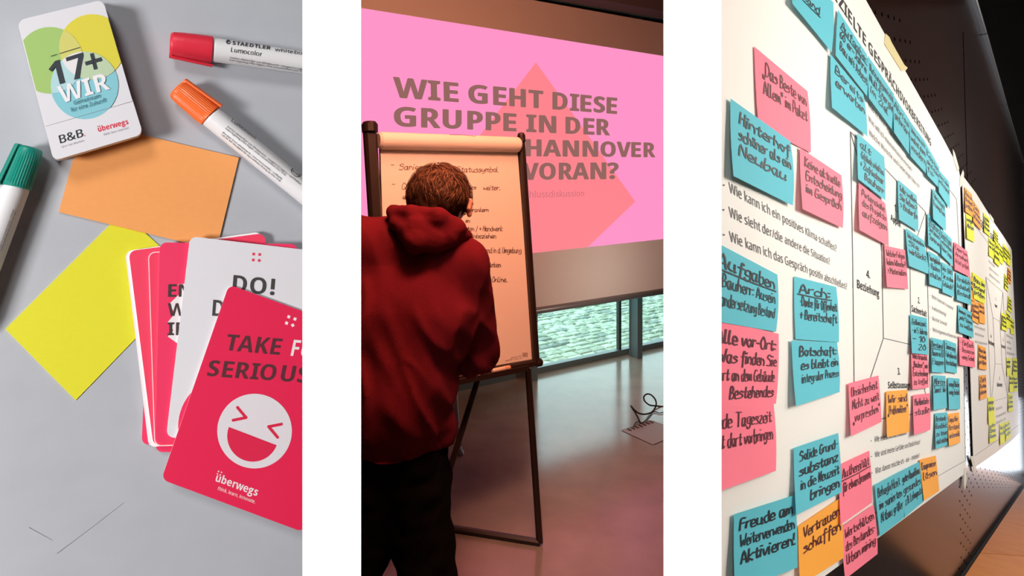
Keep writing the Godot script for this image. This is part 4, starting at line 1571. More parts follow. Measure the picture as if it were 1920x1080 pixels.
	chain(b, [[at(708, 850, 1.72), 0.113], [hip_l, 0.118], [kn_l, 0.084], [an_l + Vector3(0, -0.02, 0), 0.072]])
	chain(b, [[at(770, 850, 1.72), 0.113], [hip_r, 0.108], [kn_r, 0.083], [an_r + Vector3(0, -0.02, 0), 0.072]])
	var cloth := grained(rgb8(14, 12, 12), rgb8(20, 18, 18), 0.08, 3.0, 0.95, 2.0, 0.35, 5.0)
	cloth.metallic_specular = 0.12
	soft_part("trousers", blob(b, 0.011, 0.018, crease3), cloth, t)
	for a in [an_l, an_r]:
		b = []
		chain(b, [[a + Vector3(0, -0.045, 0.03), 0.043], [a + Vector3(0, -0.048, -0.06), 0.042], [a + Vector3(0.004, -0.055, -0.17), 0.034]])
		soft_part("shoe", blob(b, 0.009, 0.02), mat(rgb8(30, 28, 28), 0.6), t)

	# ---- hair: a cap of it, and single strands that follow the head
	b = []
	chain(b, [[skull - fw * 0.004 + up * 0.004, 0.090], [skull + fw * 0.05 + up * 0.022, 0.080]])
	chain(b, [[skull - fw * 0.016 - up * 0.03, 0.074], [skull - fw * 0.02 - up * 0.055, 0.056]], 0.03)
	var tuft := func(p: Vector3, g: Vector3) -> Vector3: return p + g * (fold.get_noise_3d(p.x * 60.0, p.y * 22.0, p.z * 60.0) * 0.006 + fold.get_noise_3d(p.x * 16.0, p.y * 12.0, p.z * 16.0) * 0.006)
	var brown := grained(rgb8(44, 28, 20), rgb8(70, 46, 34), 0.05, 6.0, 0.85)
	brown.metallic_specular = 0.2
	var hair := soft_part("hair", blob(b, 0.005, 0.03, tuft), brown, t)
	var crown := (up * 0.92 - fw * 0.3).normalized()
	for tone in [[rgb8(50, 32, 24), rgb8(84, 56, 40)], [rgb8(104, 70, 50), rgb8(158, 114, 84)]]:
		var mb0 := MB.new()
		for i in 4200:
			var dir := Vector3(rng.randfn(), rng.randfn(), rng.randfn()).normalized()
			if dir.dot(up) < -0.6 or dir.dot(fw) > 0.75 or (absf(dir.dot(rt)) > 0.8 and dir.dot(up) < -0.12):
				continue
			var p := skull + dir * 0.0925 + fw * maxf(0.0, dir.dot(fw)) * 0.03 + up * 0.005
			if dir.dot(up) < -0.1:
				p -= dir * 0.012 * (-0.1 - dir.dot(up)) * 3.0
			var lock := fold.get_noise_3d(p.x * 22.0, p.y * 14.0, p.z * 22.0)
			var flow := dir - crown * (crown.dot(dir) + 0.35) - dir * 0.2 - up * 0.45 + (rt * 1.6 + fw * 0.5) * lock + Vector3(rng.randf_range(-0.25, 0.25), rng.randf_range(-0.15, 0.15), rng.randf_range(-0.25, 0.25))
			flow = (flow - dir * flow.dot(dir)).normalized()
			var wide := flow.cross(dir) * rng.randf_range(0.0006, 0.0013)
			var lift := rng.randf_range(0.001, 0.006) + maxf(0.0, lock) * 0.006
			var l := rng.randf_range(0.018, 0.04)
			var p1 := p + dir * lift * 0.4
			var p2 := p1 + flow * l * 0.5 + dir * lift * 0.7
			var p3 := p1 + flow * l - dir * (l * l * 4.0 - lift * 0.8)
			mb0.quad(p1 - wide, p1 + wide, p2 + wide, p2 - wide, dir)
			mb0.tri(p2 - wide, p2 + wide, p3, dir)
		var tuftm := grained(tone[0], tone[1], 0.08, 9.0, 0.7)
		tuftm.metallic_specular = 0.25
		var strands := part("strands", mb0, tuftm, hair)
		strands.set_meta("kind", "stuff")
	var mb := MB.new()

	# ---- glasses
	var metal := mat(rgb8(34, 30, 30), 0.4, 0.3)
	for s in [-1.0, 1.0]:
		var c: Vector3 = skull + fw * 0.124 + rt * 0.034 * s - up * 0.012
		var ring := []
		for i in 21:
			var a := TAU * i / 20
			ring.append(c + rt * cos(a) * 0.024 + up * sin(a) * 0.019 - fw * cos(a) * 0.006 * s)
		tube(mb, ring, 0.0016, 6)
		tube(mb, [c + rt * 0.024 * s + up * 0.008, skull + fw * 0.07 + rt * 0.083 * s - up * 0.002, skull + fw * 0.02 + rt * 0.089 * s - up * 0.008, skull + fw * 0.004 + rt * 0.088 * s - up * 0.028], 0.0018, 6)
	tube(mb, [skull + fw * 0.125 - rt * 0.01 - up * 0.008, skull + fw * 0.131 - up * 0.006, skull + fw * 0.125 + rt * 0.01 - up * 0.008], 0.0016, 6)
	part("glasses", mb, metal, t, true)

# ------------------------------------------------------------------ right: the pinboard wall
var BP := {}
const CYAN := [88, 188, 204]
const PINK := [255, 124, 146]
const ORANGE := [255, 170, 56]
const YELLOW := [236, 236, 44]

func line_px(mb: MB, a: Array, b: Array, wa: float, wb: float, lift: float) -> void:
	var p := v2(a)
	var q := v2(b)
	var n := (q - p).orthogonal().normalized()
	slab(mb, BP, PackedVector2Array([p - n * wa, p + n * wa, q + n * wb, q - n * wb]), lift, 0.0)

func build_pinboards() -> void:
	var hdir := Vector3(1050, -387, -1100).normalized()
	var vdir := Vector3(0.025, -1, 0).normalized()
	var n := hdir.cross(vdir)
	if n.z < 0:
		n = -n
	BP = plane(at(1353, 540, 1.35), n)
	n = BP.n
	var pn := grained(rgb8(35, 17, 12), rgb8(43, 22, 16), 0.02, 1.5, 0.16)
	pn.metallic = 0.0
	pn.metallic_specular = 0.24
	var mb := MB.new()
	slab(mb, BP, pts([[1306, -1690], [1825, 0], [1920, 312], [1927, 335], [1927, 897], [1797, 1080], [1306, 1830]]), -0.012, 0.03)
	var wall := struct("wall_pinboard", mb, pn, "dark brown perforated metal wall behind the two posters")
	# perforation
	var hole := MB.new()
	for k in 8:
		hole.tri(Vector3.ZERO, Vector3(cos(TAU * k / 8), sin(TAU * k / 8), 0), Vector3(cos(TAU * (k + 1) / 8), sin(TAU * (k + 1) / 8), 0), Vector3.BACK)
	var hm := mesh_of(hole, Vector3.ZERO)
	var pit := mat(rgb8(7, 5, 5), 0.95)
	pit.specular_mode = BaseMaterial3D.SPECULAR_DISABLED
	hm.surface_set_material(0, pit)
	var places := []
	var flat := (hdir - n * hdir.dot(n)).normalized()
	for i in range(4, 92):
		for j in range(-16, 38):
			var p: Vector3 = BP.o + hdir * (0.9 + i * 0.135) + vdir * 0.1 * (j + 0.5 * (i % 2)) - n * 0.0105
			var d := -p.z
			var px := CX + p.x / d * F
			var py := CY - (p.y - EYE.y) / d * F
			if px < 1935 and px > 1560 and py > -60 and py < 1120:
				if (px > 1600 and py < 340) or (py > 700 and py < 600 + (px - 1500) * 1.02 and py < 915) or (px > 1798 and px < 1822):
					places.append(Transform3D(Basis(flat * 0.013, Vector3.UP * 0.009, n), p))
	var mm := MultiMesh.new()
	mm.transform_format = MultiMesh.TRANSFORM_3D
	mm.mesh = hm
	mm.instance_count = places.size()
	for i in places.size():
		mm.set_instance_transform(i, Transform3D(places[i].basis, places[i].origin - orgs[wall]))
	var holes := MultiMeshInstance3D.new()
	holes.name = "perforation"
	holes.multimesh = mm
	holes.set_meta("kind", "stuff")
	wall.add_child(holes, true)
	# rail along the upper edge, in three lengths with joints
	var rail := mat(rgb8(120, 122, 126), 0.35, 0.6)
	var ends := [[1790, -118], [1845, 62], [1883.5, 195], [1926, 334]]
	for k in 3:
		mb = MB.new()
		var a := hit(BP, v2(ends[k]), 0.0)
		var b := hit(BP, v2(ends[k + 1]), 0.0)
		bar(mb, a.lerp(b, 0.004), a.lerp(b, 0.99), 0.03, 0.05, n, 0.25)
		part("rail", mb, rail, wall)
	# joint between two wall sheets
	mb = MB.new()
	line_px(mb, [1806, 60], [1829, 880], 0.45, 0.35, -0.0108)
	part("joint", mb, pit, wall)

	# floor boards at the foot of the wall
	var fa := hit(BP, Vector2(1797, 1080), -0.01)
	var fb := hit(BP, Vector2(1927, 895), -0.01)
	var along := (fb - fa).normalized()
	var g := along.cross(n).normalized()
	if g.y < 0:
		g = -g
	var gp := plane(fa, g)
	mb = MB.new()
	var span := (fb - fa).length()
	var o0 := fa - along * 2.5
	var o1 := fb + along * 0.5
	var out := n * 4.0
	for e in [0.0, 1.0]:
		var dn: Vector3 = -g * (0.02 + 0.08 * float(e))
		mb.quad(o0 + dn, o1 + dn, o1 + out + dn, o0 + out + dn, g if e == 0.0 else -g)
	var fs := struct("floor_wood", mb, mat(rgb8(30, 14, 8), 0.8), "brown wooden floor along the foot of the dark wall")
	var q0 := hit(gp, Vector2(1838, 1037))
	var q1 := hit(gp, Vector2(1920, 1042.5))
	var jd := (q1 - q0).normalized()
	var edge0 := hit(gp, Vector2(1810, 1080))
	var edge1 := hit(gp, Vector2(1921, 914))
	var ed := (edge1 - edge0).normalized()
	var woods := [grained(rgb8(196, 114, 52), rgb8(214, 132, 64), 0.01, 0.8, 0.55), grained(rgb8(202, 120, 56), rgb8(220, 138, 68), 0.01, 0.8, 0.55)]
	for k in range(-2, 2):
		var lp := 6.5
		var a := q0 + ed * (k * lp + 0.012)
		var b := q0 + ed * ((k + 1) * lp - 0.012)
		if k == 1:
			continue
		if k == -2:
			a = b - ed * 1.0
		elif k == -1:
			a = b - ed * 1.4
		mb = MB.new()
		var wide := jd * 3.4
		var dn := -g * 0.018
		mb.quad(a, b, b + wide, a + wide, g)
		mb.quad(a, b, b + dn, a + dn, -jd)
		mb.quad(a, a + wide, a + wide + dn, a + dn, -ed)
		mb.quad(b, b + wide, b + wide + dn, b + dn, ed)
		part("floor_board", mb, woods[absi(k) % 2], fs)

	build_poster_near()
	build_poster_far()
	build_tapes()
	build_notes()

func build_poster_near() -> void:
	var t := thing("poster", "large near white printed poster with question lists, densely covered with cyan and pink notes", "poster", hit(BP, Vector2(1600, 600)), "workshop posters")
	var mb := MB.new()
	slab(mb, BP, pts([[1310, -545], [1500, -216], [1622, -3], [1680, 102], [1735, 200], [1768, 259], [1797, 314], [1800, 330], [1806, 640], [1812, 886], [1735, 943], [1651, 1005.5], [1585, 1052], [1310, 1252]]), 0.0, 0.004)
	part("sheet", mb, mat(rgb8(240, 236, 230), 0.75), t)
	var z := 0.0012
	mb = MB.new()
	text_quad(mb, BP, "GEZIELTE GESPRÄCHSVORBEREITUNG", true, Vector2(1546, -31), Vector2(1746, 275), Vector2(1546, -57), Vector2(1745.5, 261), z)
	text_quad(mb, BP, "1.", true, Vector2(1677.6, 395), Vector2(1682, 398.6), Vector2(1677.4, 382), Vector2(1681.8, 386), z)
	text_quad(mb, BP, "Appell", true, Vector2(1670.4, 412.5), Vector2(1688.6, 427), Vector2(1670, 400.5), Vector2(1688.4, 416.2), z)
	text_quad(mb, BP, "4.", true, Vector2(1624.6, 520), Vector2(1631.6, 522.6), Vector2(1624.4, 505.2), Vector2(1631.4, 508.5), z)
	text_quad(mb, BP, "Beziehung", true, Vector2(1607.4, 540), Vector2(1648.6, 557.6), Vector2(1607, 523.6), Vector2(1648.2, 544), z)
	text_quad(mb, BP, "2.", true, Vector2(1721.3, 568.2), Vector2(1725, 569.6), Vector2(1721.1, 556.4), Vector2(1724.8, 558), z)
	text_quad(mb, BP, "Sachverhalt", true, Vector2(1709.6, 584.2), Vector2(1737.6, 594.6), Vector2(1709.4, 571.5), Vector2(1737.5, 583.4), z)
	text_quad(mb, BP, "3.", true, Vector2(1683.4, 703), Vector2(1688, 702.8), Vector2(1683.2, 689.6), Vector2(1687.8, 690), z)
	text_quad(mb, BP, "Selbstaussage", true, Vector2(1665.4, 728.6), Vector2(1707, 727.6), Vector2(1665, 715.4), Vector2(1706.8, 716.8), z)
	part("printed_headings", mb, mat(rgb8(32, 28, 30), 0.7), t)
	mb = MB.new()
	for l in [["Wie kann ich ein positives Klima schaffen?", [1368, 360.5], [1569, 472.5], [1366.2, 341], [1568.5, 459.4]], ["Wie sieht der/die andere die Situation?", [1368, 406.2], [1556.5, 497], [1366.2, 386.4], [1556, 483.8]], ["Wie kann ich das Gespräch positiv abschließen?", [1369, 452.6], [1588.6, 543.6], [1367, 432.6], [1588.2, 531]],
		["Was ist mein Gesprächsziel?", [1628, 199.5], [1690.6, 276.5], [1627.6, 188.5], [1690.4, 268]], ["Was will ich minimal/maximal erreichen?", [1628.6, 226.5], [1710, 323], [1628.2, 215.4], [1709.8, 315.2]], ["Welche Wünsche und Forderungen habe ich?", [1629.6, 252.6], [1724, 354], [1629.2, 241.4], [1723.8, 346.4]],
		["Welche Themen will ich ansprechen?", [1747.4, 558.6], [1787.8, 582], [1747.2, 551.4], [1787.7, 576]], ["In welcher Reihenfolge?", [1747.6, 580], [1774.6, 593.4], [1747.4, 572.8], [1774.5, 587]], ["Was ist der Sachverhalt?", [1748.2, 600], [1775.8, 611.4], [1748, 592.8], [1775.7, 605]], ["Welche Argumente und Beweise habe ich?", [1749, 621.2], [1797, 636.4], [1748.8, 614], [1796.9, 630.6]],
		["Wie erlebe ich die Situation?", [1640, 829.2], [1701, 814.6], [1639.8, 818.4], [1700.9, 806]], ["Wie sind meine Gefühle und Bedürfnisse?", [1640.6, 858], [1725.6, 832.2], [1640.4, 847], [1725.5, 824]], ["Was davon möchte ich – wie – mitteilen?", [1641.4, 888.6], [1724.6, 857.4], [1641.2, 877.4], [1724.5, 849.4]]]:
		text_quad(mb, BP, l[0], false, v2(l[1]), v2(l[2]), v2(l[3]), v2(l[4]), z)
		var bl := v2(l[1])
		var step: Vector2 = (v2(l[2]) - bl).normalized()
		var hgt: float = bl.y - v2(l[3]).y
		slab(mb, BP, circle(bl - step * hgt * 0.62 + Vector2(0, -hgt * 0.38), hgt * 0.09, 10), z, 0.0)
	part("printed_questions", mb, mat(rgb8(98, 94, 96), 0.7), t)
	mb = MB.new()
	for l in [[[1594.6, 246.8], [1599, 480]], [[1599, 480], [1602.6, 794]], [[1594.6, 246.8], [1616, 322]], [[1616, 322], [1648, 400]], [[1648, 400], [1653, 470]], [[1653, 455], [1656.6, 634]], [[1656.6, 634], [1633, 706]], [[1633, 706], [1602.6, 794]], [[1656.6, 634], [1712, 647]], [[1712, 647], [1738, 653]], [[1738, 653], [1733, 728]], [[1733, 728], [1745.2, 772]], [[1594.6, 246.8], [1683, 341]], [[1683, 341], [1735.6, 397.6]], [[1735.6, 397.6], [1720.6, 442]], [[1720.6, 442], [1706, 470]], [[1706, 470], [1708.4, 650]], [[1735.6, 397.6], [1739, 515]], [[1739, 515], [1745.2, 772]], [[1602.6, 794], [1663, 783.6]], [[1663, 783.6], [1745.2, 772]], [[1780, 355], [1793.7, 373.7]], [[1793.7, 373.7], [1798.3, 460.7]], [[1798.3, 460.7], [1806, 640]], [[1806, 640], [1810.5, 863]], [[1639, 963.4], [1758, 893.2]], [[1758, 893.2], [1810.5, 863.4]]]:
		var wa: float = 0.62 * (2010.0 - float(l[0][0])) / 400.0
		var wb: float = 0.62 * (2010.0 - float(l[1][0])) / 400.0
		line_px(mb, l[0], l[1], wa, wb, z)
	part("diagram_lines", mb, mat(rgb8(70, 66, 70), 0.7), t)

func build_poster_far() -> void:
	var t := thing("poster", "smaller looking farther white poster with yellow and orange notes at the right", "poster", hit(BP, Vector2(1860, 600)), "workshop posters")
	var mb := MB.new()
	slab(mb, BP, pts([[1804, 328], [1830, 362], [1863, 416], [1882, 444], [1895.4, 465], [1897.4, 482], [1905, 640], [1912, 811], [1895, 828], [1865, 851], [1826, 878], [1818, 640]]), 0.0, 0.004)
	part("sheet", mb, mat(rgb8(236, 230, 224), 0.75), t)
	var z := 0.0012
	mb = MB.new()
	text_quad(mb, BP, "GEZIELTE GESPRÄCHSVORBEREITUNG", true, Vector2(1838, 424), Vector2(1892, 489), Vector2(1837.8, 410), Vector2(1891.9, 480), z)
	text_quad(mb, BP, "4.", true, Vector2(1857.6, 633), Vector2(1859.6, 633.6), Vector2(1857.5, 626.4), Vector2(1859.5, 627.2), z)
	text_quad(mb, BP, "Beziehung", true, Vector2(1854.2, 645), Vector2(1864, 648.8), Vector2(1854.1, 637.4), Vector2(1863.9, 641.8), z)
	text_quad(mb, BP, "1.", true, Vector2(1866.6, 563), Vector2(1868.2, 564.4), Vector2(1866.5, 557.4), Vector2(1868.1, 559), z)
	text_quad(mb, BP, "Appell", true, Vector2(1865.2, 574), Vector2(1870, 577.4), Vector2(1865.1, 568.4), Vector2(1869.9, 572.2), z)
	text_quad(mb, BP, "2.", true, Vector2(1880.4, 639.6), Vector2(1882, 640.2), Vector2(1880.3, 634), Vector2(1881.9, 634.8), z)
	text_quad(mb, BP, "Sachverhalt", true, Vector2(1877.8, 651.6), Vector2(1885.2, 654), Vector2(1877.7, 645), Vector2(1885.1, 648), z)
	text_quad(mb, BP, "3.", true, Vector2(1873.4, 712), Vector2(1875, 712), Vector2(1873.3, 706), Vector2(1874.9, 706), z)
	text_quad(mb, BP, "Selbstaussage", true, Vector2(1869, 725), Vector2(1879.4, 724.6), Vector2(1868.9, 717.4), Vector2(1879.3, 717.6), z)
	part("printed_headings", mb, mat(rgb8(52, 46, 48), 0.7), t)
	mb = MB.new()
	for l in [["Was ist mein Gesprächsziel?", [1854, 492], [1866, 503]], ["Was will ich minimal/maximal erreichen?", [1855, 505], [1873, 520]], ["Welche Wünsche und Forderungen habe ich?", [1855, 517], [1875, 533]], ["Wie kann ich ein positives Klima schaffen?", [1827, 614], [1847, 621]], ["Wie sieht der/die andere die Situation?", [1828, 628], [1845, 633]], ["Wie kann ich das Gespräch positiv abschließen?", [1828, 643], [1851, 647.4]], ["Welche Themen will ich ansprechen?", [1887, 631], [1899, 636.6]], ["In welcher Reihenfolge?", [1887.4, 643], [1895.4, 646]], ["Was ist der Sachverhalt?", [1888, 654], [1896.6, 656.6]], ["Welche Argumente und Beweise habe ich?", [1888, 664], [1902.4, 667]], ["Wie erlebe ich die Situation?", [1867.4, 770], [1879.4, 765]], ["Wie sind meine Gefühle und Bedürfnisse?", [1867.6, 784], [1886, 775.6]], ["Was davon möchte ich – wie – mitteilen?", [1868, 796], [1886, 786.6]]]:
		var a := v2(l[1])
		var b := v2(l[2])
		text_quad(mb, BP, l[0], false, a, b, a + Vector2(0, -5.6), b + Vector2(0, -4.6), z)
	part("printed_questions", mb, mat(rgb8(128, 122, 122), 0.7), t)
	mb = MB.new()
	for l in [[[1848.4, 519.8], [1880.6, 548]], [[1880.6, 548], [1874.8, 602.6]], [[1862, 595.6], [1874.8, 602.6]], [[1848.4, 519.8], [1862, 595.6]], [[1848.4, 519.8], [1858, 748]], [[1862, 595.6], [1866, 681.6]], [[1866, 681.6], [1879, 683]], [[1874.8, 602.6], [1879, 683]], [[1879, 683], [1889.6, 745]], [[1866, 681.6], [1859.8, 744]], [[1858, 753], [1889.6, 744.8]], [[1880.6, 548], [1889.6, 745]], [[1826, 420.8], [1853, 455]], [[1827, 855], [1876, 822]], [[1876, 822], [1910.6, 796.5]]]:
		line_px(mb, l[0], l[1], 0.26, 0.22, z)
	part("diagram_lines", mb, mat(rgb8(90, 84, 86), 0.7), t)

func build_tapes() -> void:
	var tape := mat(rgb8(222, 206, 150), 0.7)
	var pale := mat(rgb8(226, 220, 204), 0.7)
	for e in [["beige strip of masking tape holding the top edge of the near poster", [[1661, 63], [1667.6, 69.4], [1672, 79.6], [1696, 122], [1702, 127], [1698, 132.4], [1690.7, 133.3], [1659, 82.4]], tape],
		["scrap of tape at the upper right corner of the near poster", [[1787, 280], [1790.5, 287], [1798.6, 316], [1796, 322], [1788, 297]], pale],
		["pale tape at the upper left corner of the farther poster", [[1805.8, 318.5], [1807.6, 324], [1806.8, 344], [1800.4, 352], [1800, 334]], pale],
		["small tape piece at the top edge of the farther poster", [[1855.4, 399.6], [1863, 411], [1863.4, 418.6], [1857.6, 410]], pale],
		["tape bit at the upper right corner of the farther poster", [[1893.6, 463], [1896.6, 468], [1898.2, 484], [1896, 482]], pale],
		["narrow tape end hanging below the right corner of the near poster", [[1808.4, 878], [1811.6, 877], [1812.6, 900], [1809.6, 919], [1807.8, 911]], pale],
		["long torn tape hanging from the lower left corner of the farther poster", [[1819.4, 856], [1824.6, 855], [1829.4, 874], [1831.4, 888.6], [1826.8, 884]], pale]]:
		var poly := pts(e[1])
		var t := thing("masking_tape", e[0], "tape", hit(BP, poly[0]), "tape on the posters")
		var mb := MB.new()
		slab(mb, BP, poly, 0.0035, 0.0022)
		part("strip", mb, e[2], t)

var note_count := 0

func note(label: String, c: Array, q: Array, lines: Array, curl := 0.012, left := 0.07, group := "", pen := 0.0105, fine := 3, rank := 0) -> void:
	note_count += 1
	var tl := v2(q[0])
	var t := thing("sticky_note", label, "sticky note", hit(BP, (tl + v2(q[2])) / 2), group)
	var hm := homography([tl, v2(q[1]), v2(q[2]), v2(q[3])])
	var base := 0.003 + rank * 0.004 + (note_count % 3) * 0.0008
	var size := (v2(q[1]) - tl).length()
	var bow := rng.randf_range(0.015, 0.05)
	var ph := rng.randf_range(0.0, 1.5)
	var place := func(p: Vector2, extra: float) -> Vector3:
		var px := hmap(hm, p.x, p.y)
		px.x += size * bow * sin(PI * clampf(p.y, 0, 1)) * (p.x - 0.35)
		var v := clampf(p.y, 0.0, 1.0)
		var h := base + curl * (v * v * (0.75 + 0.35 * cos(p.x * 2.4 + ph)) + 0.22 * sin(v * PI) * cos(p.x * 5.0 + ph) * v)
		return hit(BP, px, h + extra)
	var n: Vector3 = BP.n
	var mb := MB.new()
	var nu := 8
	var nv := 8
	for i in nu:
		for j in nv:
			var a := Vector2(float(i) / nu, float(j) / nv)
			var b := Vector2(float(i + 1) / nu, float(j + 1) / nv)
			mb.quad(place.call(a, 0.0), place.call(Vector2(b.x, a.y), 0.0), place.call(b, 0.0), place.call(Vector2(a.x, b.y), 0.0), n)
	part("paper", mb, mat(rgb8(c[0], c[1], c[2]), 0.75), t, true)
	if lines:
		mb = MB.new()
		var over := func(p: Vector2) -> Vector3: return place.call(p, 0.0016)
		var aspect := (v2(q[1]) - tl).length() / maxf(1.0, v2(q[3]).y - tl.y)
		write_lines(mb, lines, [left, 0.07, 0.95, 0.93], pen, clampf(aspect, 0.4, 1.6), fine, over, n)
		var tone := rgb8(28, 32, 40)
		if c == PINK or c == ORANGE:
			tone = rgb8(84, 16, 30)
		part("handwriting", mb, mat(tone, 0.6), t)

